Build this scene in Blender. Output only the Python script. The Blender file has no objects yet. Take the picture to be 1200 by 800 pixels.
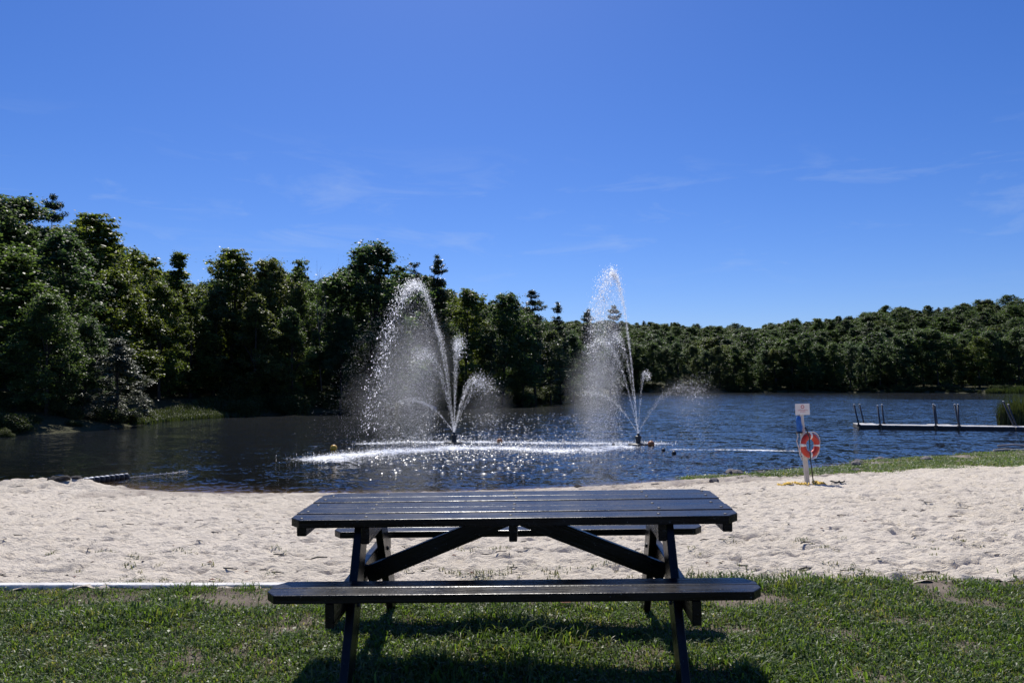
import bpy, bmesh, math, random
import numpy as np
from mathutils import Vector, Matrix, Euler

random.seed(7)
RNG = np.random.default_rng(11)
R = math.radians
scene = bpy.context.scene
C = scene.collection

# ------------------------------------------------------------------ camera
CAM_Z = 2.4                      # above the lake surface (lake is z = 0)
FPX = 870.0                      # focal length in pixels of the 1200 px wide photo
PITCH = math.atan(50.0 / FPX)
cam = bpy.data.cameras.new('camera')
cam.sensor_width = 36.0
cam.lens = 36.0 * FPX / 1200.0
cam.clip_start = 0.05
cam.clip_end = 6000
cam_o = bpy.data.objects.new('camera', cam)
C.objects.link(cam_o)
cam_o.location = (0, 0, CAM_Z)
cam_o.rotation_euler = (R(90) + PITCH, 0, 0)
scene.camera = cam_o

# ------------------------------------------------------------------ sun, sky, exposure
SUN_EL, SUN_AZ = R(52), R(-7)    # azimuth from +Y, negative = to the left
world = bpy.data.worlds.new('World')
scene.world = world
world.use_nodes = True
wn, wl = world.node_tree.nodes, world.node_tree.links
wn.clear()
wout = wn.new('ShaderNodeOutputWorld')
wbg = wn.new('ShaderNodeBackground')
wbg.inputs['Strength'].default_value = 0.092
sky = wn.new('ShaderNodeTexSky')
sky.sky_type = 'NISHITA'
sky.sun_disc = False
sky.sun_elevation = SUN_EL
sky.sun_rotation = SUN_AZ
sky.altitude = 300
sky.air_density = 1.0
sky.dust_density = 0.4
sky.ozone_density = 3.0
hsv = wn.new('ShaderNodeHueSaturation')
hsv.inputs['Saturation'].default_value = 1.25
hsv.inputs['Value'].default_value = 1.0
wl.new(sky.outputs[0], hsv.inputs['Color'])
tintn = wn.new('ShaderNodeMixRGB'); tintn.blend_type = 'MULTIPLY'; tintn.inputs['Fac'].default_value = 1.0
tintn.inputs['Color2'].default_value = (0.62, 0.73, 1.10, 1)    # the deep clear blue of the photo's sky
wl.new(hsv.outputs['Color'], tintn.inputs['Color1'])
# thin cirrus wisps, stretched along the horizon, all round the sky
tc = wn.new('ShaderNodeTexCoord')
mp = wn.new('ShaderNodeMapping')
mp.inputs['Scale'].default_value = (2.2, 2.2, 11.0)
mp.inputs['Rotation'].default_value = (0, R(6), R(48))
nz = wn.new('ShaderNodeTexNoise')
nz.inputs['Scale'].default_value = 2.6
nz.inputs['Detail'].default_value = 7
nz.inputs['Roughness'].default_value = 0.62
nz.inputs['Distortion'].default_value = 0.7
rp = wn.new('ShaderNodeValToRGB')
rp.color_ramp.elements[0].position = 0.53
rp.color_ramp.elements[0].color = (0, 0, 0, 1)
rp.color_ramp.elements[1].position = 0.85
rp.color_ramp.elements[1].color = (0.30, 0.30, 0.30, 1)
wl.new(tc.outputs['Generated'], mp.inputs['Vector'])
wl.new(mp.outputs[0], nz.inputs['Vector'])
wl.new(nz.outputs['Fac'], rp.inputs['Fac'])
sepz = wn.new('ShaderNodeSeparateXYZ'); wl.new(tc.outputs['Generated'], sepz.inputs[0])
band = wn.new('ShaderNodeValToRGB'); be = band.color_ramp.elements
be[0].position = 0.10; be[0].color = (0, 0, 0, 1)
be.new(0.17); be[1].color = (1, 1, 1, 1)
be.new(0.24); be[2].color = (1, 1, 1, 1)
be[3].position = 0.32; be[3].color = (0, 0, 0, 1)
wl.new(sepz.outputs['Z'], band.inputs['Fac'])
cmul = wn.new('ShaderNodeMath'); cmul.operation = 'MULTIPLY'
wl.new(rp.outputs['Color'], cmul.inputs[0]); wl.new(band.outputs['Color'], cmul.inputs[1])
mixc = wn.new('ShaderNodeMixRGB')
mixc.inputs['Color2'].default_value = (5.5, 6.6, 8.2, 1)
wl.new(cmul.outputs[0], mixc.inputs['Fac'])
wl.new(tintn.outputs[0], mixc.inputs['Color1'])
wl.new(mixc.outputs[0], wbg.inputs['Color'])
wl.new(wbg.outputs[0], wout.inputs[0])

sun = bpy.data.lights.new('sun', 'SUN')
sun.energy = 5.0
sun.angle = R(0.53)
sun.color = (1.0, 0.955, 0.89)
sun_o = bpy.data.objects.new('sun', sun)
C.objects.link(sun_o)
to_sun = Vector((math.sin(SUN_AZ) * math.cos(SUN_EL), math.cos(SUN_AZ) * math.cos(SUN_EL), math.sin(SUN_EL)))
sun_o.rotation_euler = to_sun.to_track_quat('Z', 'Y').to_euler()
sun_o.location = (0, 0, 60)

scene.view_settings.view_transform = 'Standard'
scene.view_settings.look = 'None'
scene.view_settings.exposure = 0.12
scene.view_settings.gamma = 1.0
scene.view_settings.use_curve_mapping = False
scene.cycles.use_denoising = True
scene.cycles.max_bounces = 8
scene.cycles.diffuse_bounces = 5
scene.cycles.glossy_bounces = 3
scene.cycles.transmission_bounces = 4
scene.cycles.transparent_max_bounces = 16
scene.cycles.caustics_reflective = False
scene.cycles.caustics_refractive = False
scene.cycles.sample_clamp_indirect = 4.0

# ------------------------------------------------------------------ helpers
_F = Vector((0, math.cos(PITCH), math.sin(PITCH)))
_U = Vector((0, -math.sin(PITCH), math.cos(PITCH)))


def ray(px, py):
    return Vector(((px - 600) / FPX, 0, 0)) + _U * ((400 - py) / FPX) + _F


def at_z(px, py, z=0.0):
    """the point of the level plane z seen at this pixel"""
    r = ray(px, py)
    t = (z - CAM_Z) / r.z
    return Vector((r.x * t, r.y * t, z))


def at_d(px, py, d):
    """the point seen at this pixel at distance d ahead"""
    r = ray(px, py)
    t = d / r.y
    return Vector((r.x * t, d, CAM_Z + r.z * t))


def vnoise(x, y, seed=0):
    """smooth value noise in -1..1, vectorised"""
    x = np.asarray(x, float); y = np.asarray(y, float)
    xi = np.floor(x).astype(np.int64); yi = np.floor(y).astype(np.int64)
    fx = x - xi; fy = y - yi
    fx = fx * fx * (3 - 2 * fx); fy = fy * fy * (3 - 2 * fy)

    def h(a, b):
        n = (a * 374761393 + b * 668265263 + seed * 982451653) & 0xffffffff
        n = ((n ^ (n >> 13)) * 1274126177) & 0xffffffff
        n = (n ^ (n >> 16)) & 0xffffffff
        return n / 2147483647.5 - 1.0
    a = h(xi, yi); b = h(xi + 1, yi); c = h(xi, yi + 1); d = h(xi + 1, yi + 1)
    return (a * (1 - fx) + b * fx) * (1 - fy) + (c * (1 - fx) + d * fx) * fy


def fbm(x, y, seed=0, octv=4):
    s = 0; a = 1.0; n = 0
    for i in range(octv):
        s = s + a * vnoise(x * 2 ** i + 17.3 * i, y * 2 ** i - 9.1 * i, seed + i)
        n += a; a *= 0.5
    return s / n


def mesh_np(name, v, f, smooth=False):
    """mesh from numpy arrays; f is (n, k) with constant k"""
    v = np.asarray(v, np.float32); f = np.asarray(f, np.int32)
    me = bpy.data.meshes.new(name)
    k = f.shape[1]
    me.vertices.add(len(v)); me.vertices.foreach_set('co', v.ravel())
    me.loops.add(f.size); me.loops.foreach_set('vertex_index', f.ravel())
    me.polygons.add(len(f))
    me.polygons.foreach_set('loop_start', np.arange(0, f.size, k, dtype=np.int32))
    if smooth:
        me.polygons.foreach_set('use_smooth', np.ones(len(f), bool))
    me.update(calc_edges=True)
    return me


def attr(me, name, vals, typ='FLOAT', dom='POINT'):
    a = me.attributes.new(name, typ, dom)
    a.data.foreach_set('vector' if typ == 'FLOAT_VECTOR' else 'value', np.asarray(vals).ravel())


def obj(name, me, m=None, parent=None, loc=None, rot=None):
    o = bpy.data.objects.new(name, me)
    C.objects.link(o)
    if m is not None and me is not None and not me.materials:
        me.materials.append(M[m] if isinstance(m, str) else m)
    o.parent = parent
    if loc is not None: o.location = loc
    if rot is not None: o.rotation_euler = rot
    return o


def empty(name, loc=(0, 0, 0), rot=(0, 0, 0)):
    o = bpy.data.objects.new(name, None)
    C.objects.link(o)
    o.location = loc; o.rotation_euler = rot
    o.empty_display_size = 0.2
    return o


def tag(o, label=None, cat=None, group=None, kind=None):
    if label: o['label'] = label
    if cat: o['category'] = cat
    if group: o['group'] = group
    if kind: o['kind'] = kind
    return o


def bm_mesh(name, bm, smooth=False):
    me = bpy.data.meshes.new(name)
    bmesh.ops.recalc_face_normals(bm, faces=bm.faces)
    bm.to_mesh(me); bm.free()
    if smooth:
        for p in me.polygons: p.use_smooth = True
    return me


def box_bm(bm, c, s, mat=None):
    r = bmesh.ops.create_cube(bm, size=1.0)
    bmesh.ops.scale(bm, vec=s, verts=r['verts'])
    if mat is not None: bmesh.ops.transform(bm, matrix=mat, verts=r['verts'])
    bmesh.ops.translate(bm, vec=c, verts=r['verts'])
    return r['verts']


def bevel_all(bm, w, seg=1):
    bmesh.ops.bevel(bm, geom=list(bm.edges), offset=w, segments=seg, affect='EDGES', profile=0.6)


def tube_bm(bm, pts, rad, n=8, cap=True):
    """a tube through pts; rad is a number or a list"""
    pts = [Vector(p) for p in pts]
    if not isinstance(rad, (list, tuple)): rad = [rad] * len(pts)
    rings = []
    prev = None
    for i, p in enumerate(pts):
        t = (pts[min(i + 1, len(pts) - 1)] - pts[max(i - 1, 0)]).normalized()
        a = prev if prev is not None else (Vector((0, 0, 1)) if abs(t.z) < 0.9 else Vector((1, 0, 0)))
        u = (a - t * a.dot(t)).normalized(); w = t.cross(u)
        prev = u
        rings.append([bm.verts.new(p + (u * math.cos(2 * math.pi * k / n) + w * math.sin(2 * math.pi * k / n)) * rad[i]) for k in range(n)])
    for a, b in zip(rings, rings[1:]):
        for k in range(n):
            bm.faces.new((a[k], a[(k + 1) % n], b[(k + 1) % n], b[k]))
    if cap:
        bm.faces.new(rings[0][::-1]); bm.faces.new(rings[-1])


def tube(name, pts, rad, m, parent=None, n=8):
    bm = bmesh.new(); tube_bm(bm, pts, rad, n)
    return obj(name, bm_mesh(name, bm, True), m, parent)


def lathe_bm(bm, prof, n=16, c=(0, 0, 0)):
    rings = []
    for r, z in prof:
        rings.append([bm.verts.new((c[0] + max(r, 1e-4) * math.cos(2 * math.pi * k / n), c[1] + max(r, 1e-4) * math.sin(2 * math.pi * k / n), c[2] + z)) for k in range(n)])
    for a, b in zip(rings, rings[1:]):
        for k in range(n):
            bm.faces.new((a[k], a[(k + 1) % n], b[(k + 1) % n], b[k]))
    bm.faces.new(rings[0][::-1]); bm.faces.new(rings[-1])


# ------------------------------------------------------------------ materials
M = {}


class NT:
    def __init__(s, name):
        s.m = bpy.data.materials.new(name); s.m.use_nodes = True
        s.t = s.m.node_tree; s.n = s.t.nodes; s.l = s.t.links
        s.n.clear(); s.out = s.n.new('ShaderNodeOutputMaterial'); M[name] = s.m

    def new(s, typ, **kw):
        nd = s.n.new(typ)
        for k, v in kw.items():
            if k in nd.inputs: nd.inputs[k].default_value = v
            else: setattr(nd, k, v)
        return nd

    def link(s, a, b): s.l.new(a, b)

    def surf(s, sh): s.link(sh, s.out.inputs['Surface'])

    def coord(s, scale=(1, 1, 1), kind='Object'):
        t = s.new('ShaderNodeTexCoord'); mpn = s.new('ShaderNodeMapping')
        mpn.inputs['Scale'].default_value = scale
        s.link(t.outputs[kind], mpn.inputs['Vector']); return mpn.outputs[0]

    def noise(s, vec, scale, detail=4, rough=0.55, dist=0.0):
        nn = s.new('ShaderNodeTexNoise')
        nn.inputs['Scale'].default_value = scale; nn.inputs['Detail'].default_value = detail
        nn.inputs['Roughness'].default_value = rough; nn.inputs['Distortion'].default_value = dist
        s.link(vec, nn.inputs['Vector']); return nn.outputs['Fac']

    def ramp(s, fac, stops):
        r = s.new('ShaderNodeValToRGB'); e = r.color_ramp.elements
        while len(e) < len(stops): e.new(0.5)
        for i, (p, c) in enumerate(stops):
            e[i].position = p
            e[i].color = tuple(c) + (1,) if hasattr(c, '__len__') else (c, c, c, 1)
        s.link(fac, r.inputs['Fac']); return r.outputs['Color']

    def mix(s, fac, a, b, mode='MIX'):
        x = s.new('ShaderNodeMixRGB'); x.blend_type = mode
        for i, v in ((0, fac), (1, a), (2, b)):
            if isinstance(v, (int, float)): x.inputs[i].default_value = v if i == 0 else (v, v, v, 1)
            elif isinstance(v, tuple): x.inputs[i].default_value = v + (1,) if len(v) == 3 else v
            else: s.link(v, x.inputs[i])
        return x.outputs[0]

    def math(s, op, a, b=0.0, clamp=False):
        x = s.new('ShaderNodeMath'); x.operation = op; x.use_clamp = clamp
        for i, v in ((0, a), (1, b)):
            if isinstance(v, (int, float)): x.inputs[i].default_value = v
            else: s.link(v, x.inputs[i])
        return x.outputs[0]

    def bump(s, h, strength=0.4, dist=0.02, normal=None):
        b = s.new('ShaderNodeBump'); b.inputs['Strength'].default_value = strength
        b.inputs['Distance'].default_value = dist
        s.link(h, b.inputs['Height'])
        if normal is not None: s.link(normal, b.inputs['Normal'])
        return b.outputs[0]

    def attr(s, name):
        a = s.new('ShaderNodeAttribute'); a.attribute_name = name; return a.outputs['Fac']

    def pbr(s, col, rough=0.6, normal=None, spec=0.5, metal=0.0):
        p = s.new('ShaderNodeBsdfPrincipled')
        for k, v in (('Base Color', col), ('Roughness', rough), ('Specular IOR Level', spec), ('Metallic', metal)):
            if isinstance(v, tuple): p.inputs[k].default_value = v + (1,) if len(v) == 3 else v
            elif isinstance(v, (int, float)): p.inputs[k].default_value = v
            else: s.link(v, p.inputs[k])
        if normal is not None: s.link(normal, p.inputs['Normal'])
        return p.outputs[0]


def simple(name, col, rough=0.6, var=0.15, scale=9.0, bump=0.15, bdist=0.004, spec=0.5, metal=0.0):
    t = NT(name); v = t.coord()
    n = t.noise(v, scale, 5)
    c = t.mix(t.ramp(n, [(0.3, 0.0), (0.7, 1.0)]), tuple(x * (1 - var) for x in col), tuple(min(1, x * (1 + var)) for x in col))
    nb = t.noise(v, scale * 5, 4)
    t.surf(t.pbr(c, rough, t.bump(nb, bump, bdist), spec, metal))
    return t.m


def foliage_mat(name, stops, transl=0.42, rough=0.45, spec=0.5, tcol=(1.25, 1.35, 0.55)):
    t = NT(name)
    oi = t.new('ShaderNodeObjectInfo')
    base = t.ramp(oi.outputs['Random'], stops)
    tint = t.attr('tint')
    c = t.mix(1.0, base, t.ramp(tint, [(0.0, (0.55, 0.58, 0.6)), (0.55, (1.0, 1.0, 1.0)), (1.0, (1.55, 1.45, 1.2))]), 'MULTIPLY')
    p = t.pbr(c, rough, None, spec)
    tr = t.new('ShaderNodeBsdfTranslucent')
    t.link(t.mix(1.0, c, tcol, 'MULTIPLY'), tr.inputs['Color'])
    mx = t.new('ShaderNodeMixShader'); mx.inputs[0].default_value = transl
    t.link(p, mx.inputs[1]); t.link(tr.outputs[0], mx.inputs[2]); t.surf(mx.outputs[0])
    return t.m


foliage_mat('leaf', [(0.0, (0.082, 0.122, 0.048)), (0.3, (0.104, 0.145, 0.050)), (0.6, (0.072, 0.114, 0.058)), (0.85, (0.098, 0.126, 0.062)), (1.0, (0.135, 0.150, 0.055))], 0.54, 0.48, 0.6, (1.35, 1.5, 0.75))
foliage_mat('leaf_far', [(0.0, (0.064, 0.104, 0.044)), (0.3, (0.080, 0.122, 0.046)), (0.6, (0.058, 0.094, 0.050)), (0.85, (0.074, 0.104, 0.052)), (1.0, (0.105, 0.130, 0.050))], 0.5, 0.5, 0.4, (1.4, 1.45, 0.65))
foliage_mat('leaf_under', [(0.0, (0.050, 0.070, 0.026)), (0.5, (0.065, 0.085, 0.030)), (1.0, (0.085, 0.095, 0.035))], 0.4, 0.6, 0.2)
foliage_mat('leaf_silver', [(0.0, (0.12, 0.135, 0.10)), (1.0, (0.13, 0.145, 0.11))], 0.35, 0.45, 0.6, (1.1, 1.15, 0.85))
foliage_mat('leaf_light', [(0.0, (0.105, 0.145, 0.040)), (1.0, (0.125, 0.155, 0.042))], 0.55, 0.45, 0.6, (1.5, 1.5, 0.6))
foliage_mat('needle', [(0.0, (0.045, 0.070, 0.036)), (1.0, (0.058, 0.080, 0.036))], 0.3, 0.45, 0.6, (1.1, 1.2, 0.6))
foliage_mat('grass', [(0.0, (0.084, 0.134, 0.034)), (0.4, (0.116, 0.180, 0.042)), (0.72, (0.092, 0.138, 0.042)), (0.93, (0.16, 0.175, 0.065)), (1.0, (0.26, 0.23, 0.12))], 0.5, 0.45, 0.5, (1.35, 1.45, 0.55))
foliage_mat('reed', [(0.0, (0.056, 0.080, 0.026)), (1.0, (0.075, 0.090, 0.034))], 0.3, 0.5, 0.4)
foliage_mat('weed', [(0.0, (0.075, 0.095, 0.03)), (1.0, (0.16, 0.14, 0.07))], 0.35, 0.5)


def bark_mat():
    t = NT('bark'); v = t.coord((6, 6, 1.2))
    n = t.noise(v, 4, 6, 0.65)
    t.surf(t.pbr(t.ramp(n, [(0.3, (0.025, 0.02, 0.016)), (0.7, (0.10, 0.085, 0.07))]), 0.85, t.bump(n, 0.7, 0.03), 0.2))
    t = NT('dead_bark'); v = t.coord((6, 6, 1.2))
    n = t.noise(v, 4, 6, 0.65)
    t.surf(t.pbr(t.ramp(n, [(0.3, (0.13, 0.12, 0.11)), (0.7, (0.30, 0.28, 0.26))]), 0.85, t.bump(n, 0.7, 0.03), 0.2))


bark_mat()


def sand_mat():
    t = NT('sand'); v = t.coord()
    big = t.noise(v, 0.35, 4, 0.6)
    mid = t.noise(v, 2.6, 6, 0.65)
    fine = t.noise(v, 60, 5, 0.7)
    grit = t.noise(v, 240, 2, 0.5)
    c = t.ramp(big, [(0.3, (0.64, 0.565, 0.45)), (0.7, (0.74, 0.66, 0.545))])
    c = t.mix(t.ramp(mid, [(0.35, 0.0), (0.75, 0.55)]), c, (0.57, 0.495, 0.405))
    c = t.mix(t.ramp(grit, [(0.30, 0.6), (0.42, 0.0)]), c, (0.20, 0.165, 0.14))
    c = t.mix(t.math('MULTIPLY', t.attr('turf'), t.ramp(t.noise(v, 3.0, 6, 0.7), [(0.36, 1.0), (0.62, 0.55)])), c, t.ramp(t.noise(v, 1.4, 5, 0.7), [(0.35, (0.10, 0.125, 0.035)), (0.52, (0.155, 0.155, 0.05)), (0.66, (0.26, 0.20, 0.11))]))
    # wet rim by the water
    wet = t.attr('wet')
    c = t.mix(wet, c, (0.20, 0.15, 0.108))
    vs = t.coord((0.7, 1.0, 1.0))
    ridg = t.math('ABSOLUTE', t.math('SUBTRACT', t.noise(vs, 9, 5, 0.65, 0.6), 0.5))
    h = t.math('ADD', t.math('ADD', t.math('MULTIPLY', t.noise(vs, 17, 5, 0.7), 0.9), t.math('MULTIPLY', ridg, 1.6)), t.math('MULTIPLY', fine, 0.22))
    nb = t.bump(h, 1.0, 0.047)
    t.surf(t.pbr(c, t.mix(wet, 0.9, 0.35), nb, 0.25))


sand_mat()


def soil_mat():
    t = NT('soil'); v = t.coord()
    n1 = t.noise(v, 1.1, 6, 0.65); n2 = t.noise(v, 22, 6, 0.7); n3 = t.noise(v, 120, 3, 0.6)
    c = t.ramp(n2, [(0.3, (0.060, 0.048, 0.030)), (0.52, (0.105, 0.085, 0.058)), (0.75, (0.19, 0.155, 0.115))])
    bare = t.attr('bare')
    c = t.mix(bare, c, t.ramp(n3, [(0.3, (0.15, 0.115, 0.085)), (0.7, (0.33, 0.275, 0.22))]))
    t.surf(t.pbr(c, 0.95, t.bump(t.math('ADD', n2, n3), 0.7, 0.02), 0.2))
    t = NT('bank_soil'); v = t.coord()
    n2 = t.noise(v, 1.3, 6, 0.7); n3 = t.noise(v, 14, 4, 0.6)
    c = t.ramp(t.mix(0.35, n2, n3), [(0.34, (0.052, 0.070, 0.022)), (0.5, (0.085, 0.095, 0.032)), (0.64, (0.16, 0.125, 0.065))])
    t.surf(t.pbr(c, 0.95, t.bump(n3, 0.6, 0.03), 0.2))
    t = NT('forest_floor'); v = t.coord()
    n2 = t.noise(v, 0.35, 6, 0.7); n3 = t.noise(v, 3, 5, 0.7)
    c = t.ramp(t.mix(0.5, n2, n3), [(0.35, (0.030, 0.032, 0.016)), (0.52, (0.055, 0.055, 0.025)), (0.68, (0.115, 0.09, 0.06))])
    t.surf(t.pbr(c, 0.95, t.bump(n3, 0.7, 0.15), 0.15))


soil_mat()


def water_mat():
    t = NT('water')
    tcn = t.new('ShaderNodeTexCoord')
    mp1 = t.new('ShaderNodeMapping'); mp1.inputs['Scale'].default_value = (0.75, 1.0, 1.0); mp1.inputs['Rotation'].default_value = (0, 0, R(8))
    t.link(tcn.outputs['Object'], mp1.inputs['Vector'])
    v = mp1.outputs[0]
    calm = t.attr('calm')
    gust = t.ramp(t.noise(v, 0.07, 3, 0.5), [(0.35, 0.65), (0.65, 1.0)])
    amp = t.math('MULTIPLY', gust, t.math('SUBTRACT', 1.0, calm))

    def slopes(scale, k, detail):
        nn = t.new('ShaderNodeTexNoise'); nn.inputs['Scale'].default_value = scale; nn.inputs['Detail'].default_value = detail
        nn.inputs['Roughness'].default_value = 0.55
        t.link(v, nn.inputs['Vector'])
        sb = t.new('ShaderNodeVectorMath'); sb.operation = 'SUBTRACT'; sb.inputs[1].default_value = (0.5, 0.5, 0.5)
        t.link(nn.outputs['Color'], sb.inputs[0])
        ml = t.new('ShaderNodeVectorMath'); ml.operation = 'MULTIPLY'; ml.inputs[1].default_value = (k * 0.8, k, 0)
        t.link(sb.outputs[0], ml.inputs[0]); return ml.outputs[0]

    def vadd(p, q):
        x = t.new('ShaderNodeVectorMath'); x.operation = 'ADD'
        for i_, w_ in ((0, p), (1, q)):
            if isinstance(w_, tuple): x.inputs[i_].default_value = w_
            else: t.link(w_, x.inputs[i_])
        return x.outputs[0]
    sl = vadd(slopes(0.8, 0.40, 2), vadd(slopes(3.2, 0.62, 2), slopes(11.0, 0.70, 1)))
    scl_ = t.new('ShaderNodeVectorMath'); scl_.operation = 'SCALE'
    t.link(sl, scl_.inputs[0]); t.link(amp, scl_.inputs['Scale'])
    bn = t.new('ShaderNodeVectorMath'); bn.operation = 'NORMALIZE'
    t.link(vadd(scl_.outputs[0], (0, 0, 1)), bn.inputs[0])
    fr = t.new('ShaderNodeFresnel'); fr.inputs['IOR'].default_value = 1.333
    t.link(bn.outputs[0], fr.inputs['Normal'])
    gl = t.new('ShaderNodeBsdfGlossy'); gl.inputs['Roughness'].default_value = 0.085
    gl.inputs['Color'].default_value = (1, 1, 1, 1)
    t.link(bn.outputs[0], gl.inputs['Normal'])
    dif = t.new('ShaderNodeBsdfDiffuse'); dif.inputs['Color'].default_value = (0.006, 0.010, 0.016, 1)
    tra = t.new('ShaderNodeBsdfTransparent'); tra.inputs['Color'].default_value = (0.88, 0.78, 0.63, 1)
    body = t.new('ShaderNodeMixShader')
    t.link(t.attr('clear'), body.inputs[0]); t.link(dif.outputs[0], body.inputs[1]); t.link(tra.outputs[0], body.inputs[2])
    w = t.new('ShaderNodeMixShader')
    t.link(fr.outputs[0], w.inputs[0]); t.link(body.outputs[0], w.inputs[1]); t.link(gl.outputs[0], w.inputs[2])
    # foam and churned water where the fountains' drops land
    fo = t.new('ShaderNodeBsdfDiffuse'); fo.inputs['Color'].default_value = (0.80, 0.82, 0.84, 1)
    mp2 = t.new('ShaderNodeMapping'); mp2.inputs['Scale'].default_value = (1.0, 0.6, 1.0)
    t.link(tcn.outputs['Object'], mp2.inputs['Vector'])
    fn = t.noise(mp2.outputs[0], 9.0, 5, 0.75)
    fm = t.math('MULTIPLY', t.math('SUBTRACT', t.math('ADD', fn, t.math('MULTIPLY', t.attr('foam'), 0.42)), 0.74), 7.0, True)
    fx = t.new('ShaderNodeMixShader')
    t.link(fm, fx.inputs[0]); t.link(w.outputs[0], fx.inputs[1]); t.link(fo.outputs[0], fx.inputs[2])
    t.surf(fx.outputs[0])


water_mat()


def spray_mat():
    t = NT('spray')
    d = t.new('ShaderNodeBsdfDiffuse'); d.inputs['Color'].default_value = (0.9, 0.92, 0.95, 1)
    r = t.new('ShaderNodeBsdfTranslucent'); r.inputs['Color'].default_value = (0.95, 0.96, 0.98, 1)
    mx = t.new('ShaderNodeMixShader'); mx.inputs[0].default_value = 0.8
    t.link(d.outputs[0], mx.inputs[1]); t.link(r.outputs[0], mx.inputs[2]); t.surf(mx.outputs[0])


spray_mat()


def table_mat():
    t = NT('dark_timber')
    oi = t.new('ShaderNodeObjectInfo')
    tcn = t.new('ShaderNodeTexCoord'); mpn = t.new('ShaderNodeMapping')
    mpn.inputs['Scale'].default_value = (1.6, 26, 26)
    t.link(tcn.outputs['Object'], mpn.inputs['Vector'])
    off = t.new('ShaderNodeVectorMath'); off.operation = 'ADD'
    sc = t.new('ShaderNodeVectorMath'); sc.operation = 'SCALE'; sc.inputs[0].default_value = (31, 17, 53)
    t.link(oi.outputs['Random'], sc.inputs['Scale'])
    t.link(mpn.outputs[0], off.inputs[0]); t.link(sc.outputs[0], off.inputs[1])
    v = off.outputs[0]
    g = t.noise(v, 1.0, 6, 0.65, 0.4)
    v2 = t.coord()
    wear = t.noise(v2, 5.0, 6, 0.7)
    speck = t.noise(v2, 55, 3, 0.6)
    c = t.ramp(g, [(0.3, (0.0025, 0.0023, 0.0035)), (0.7, (0.006, 0.0055, 0.008))])
    c = t.mix(t.ramp(wear, [(0.50, 0.0), (0.75, 0.8)]), c, (0.020, 0.018, 0.020))
    c = t.mix(t.ramp(speck, [(0.66, 0.0), (0.76, 0.7)]), c, (0.26, 0.25, 0.24))
    rough = t.ramp(t.mix(0.5, wear, g), [(0.35, 0.20), (0.65, 0.38)])
    nb = t.bump(t.math('ADD', g, t.math('MULTIPLY', speck, 0.35)), 0.5, 0.006)
    t.surf(t.pbr(c, rough, nb, 0.28))


table_mat()
simple('white_board', (0.64, 0.62, 0.58), 0.8, 0.2, 5, 0.5, 0.02)
simple('white_post', (0.56, 0.52, 0.47), 0.75, 0.15, 6, 0.3, 0.01)
simple('sign_white', (0.72, 0.67, 0.64), 0.55, 0.06, 6, 0.1)
simple('sign_red', (0.50, 0.06, 0.07), 0.55, 0.1, 20, 0.1)
simple('ring_orange', (0.50, 0.036, 0.020), 0.5, 0.12, 9, 0.15)
simple('ring_band', (0.75, 0.72, 0.68), 0.6, 0.08, 9, 0.1)
simple('rope_white', (0.62, 0.58, 0.52), 0.85, 0.15, 40, 0.4)
simple('rope_yellow', (0.72, 0.47, 0.06), 0.8, 0.2, 30, 0.4)
simple('rope_black', (0.02, 0.02, 0.022), 0.8, 0.2, 30, 0.4)
simple('bag_blue', (0.012, 0.12, 0.42), 0.6, 0.25, 14, 0.5, 0.02)
simple('pole_black', (0.015, 0.016, 0.02), 0.45, 0.2, 20, 0.1)
simple('buoy_yellow', (0.75, 0.40, 0.03), 0.4, 0.12, 6, 0.1)
simple('buoy_orange', (0.45, 0.16, 0.05), 0.5, 0.2, 6, 0.1)
simple('float_dark', (0.018, 0.019, 0.021), 0.5, 0.3, 12, 0.2)
simple('float_white', (0.72, 0.72, 0.70), 0.5, 0.1, 12, 0.1)
simple('dock_board', (0.50, 0.49, 0.47), 0.75, 0.12, 3, 0.3, 0.01)
simple('dock_frame', (0.022, 0.022, 0.024), 0.7, 0.3, 5, 0.3, 0.01)
simple('galvanised', (0.05, 0.052, 0.056), 0.5, 0.2, 12, 0.2, 0.004, 0.5, 0.3)
simple('nozzle_dark', (0.03, 0.032, 0.03), 0.5, 0.3, 12, 0.3)
simple('rock', (0.17, 0.155, 0.145), 0.85, 0.35, 5, 0.7, 0.03)
simple('debris', (0.035, 0.03, 0.027), 0.9, 0.4, 9, 0.7, 0.03)
simple('driftwood', (0.34, 0.31, 0.28), 0.85, 0.25, 7, 0.5, 0.02)
simple('dry_leaf', (0.24, 0.085, 0.04), 0.7, 0.3, 30, 0.3)

# ------------------------------------------------------------------ lake outline and ground heights
TILT = 0.0455                    # the lawn rises gently towards the beach
LAWN0 = CAM_Z - 1.632


def lawn_z(x, y):
    return LAWN0 + TILT * y + 0.012 * fbm(x * 0.9, y * 0.9, 5, 3)


def pix_line(pts, z=0.0):
    return [(p.x, p.y) for p in (at_z(a, b, z) for a, b in pts)]


near_shore = [(-60, 26), (-26, 19.8)] + pix_line([(0, 566), (55, 566.5), (100, 569), (150, 575.5), (270, 577.5), (400, 577.5), (520, 576), (600, 573.5), (720, 568), (840, 558.5), (930, 552), (990, 547), (1003, 541), (1080, 536), (1200, 527.5)])
right_shore = [(24.5, 30), (31, 34), (34.5, 40), (42, 47), (62, 60), (110, 120), (175, 190)]
far_shore = pix_line([(1190, 460.6), (1100, 460.4), (1000, 460), (900, 460), (800, 460), (725, 460.2)])
left_shore = pix_line([(700, 464.5), (668, 468.5), (640, 472), (560, 477), (440, 480.5), (300, 487), (268, 488.5), (230, 491), (185, 495), (165, 498), (150, 501), (60, 508), (0, 513)]) + [(-34, 37), (-60, 34)]
LAKE = np.array(near_shore + right_shore + far_shore + left_shore)


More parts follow.
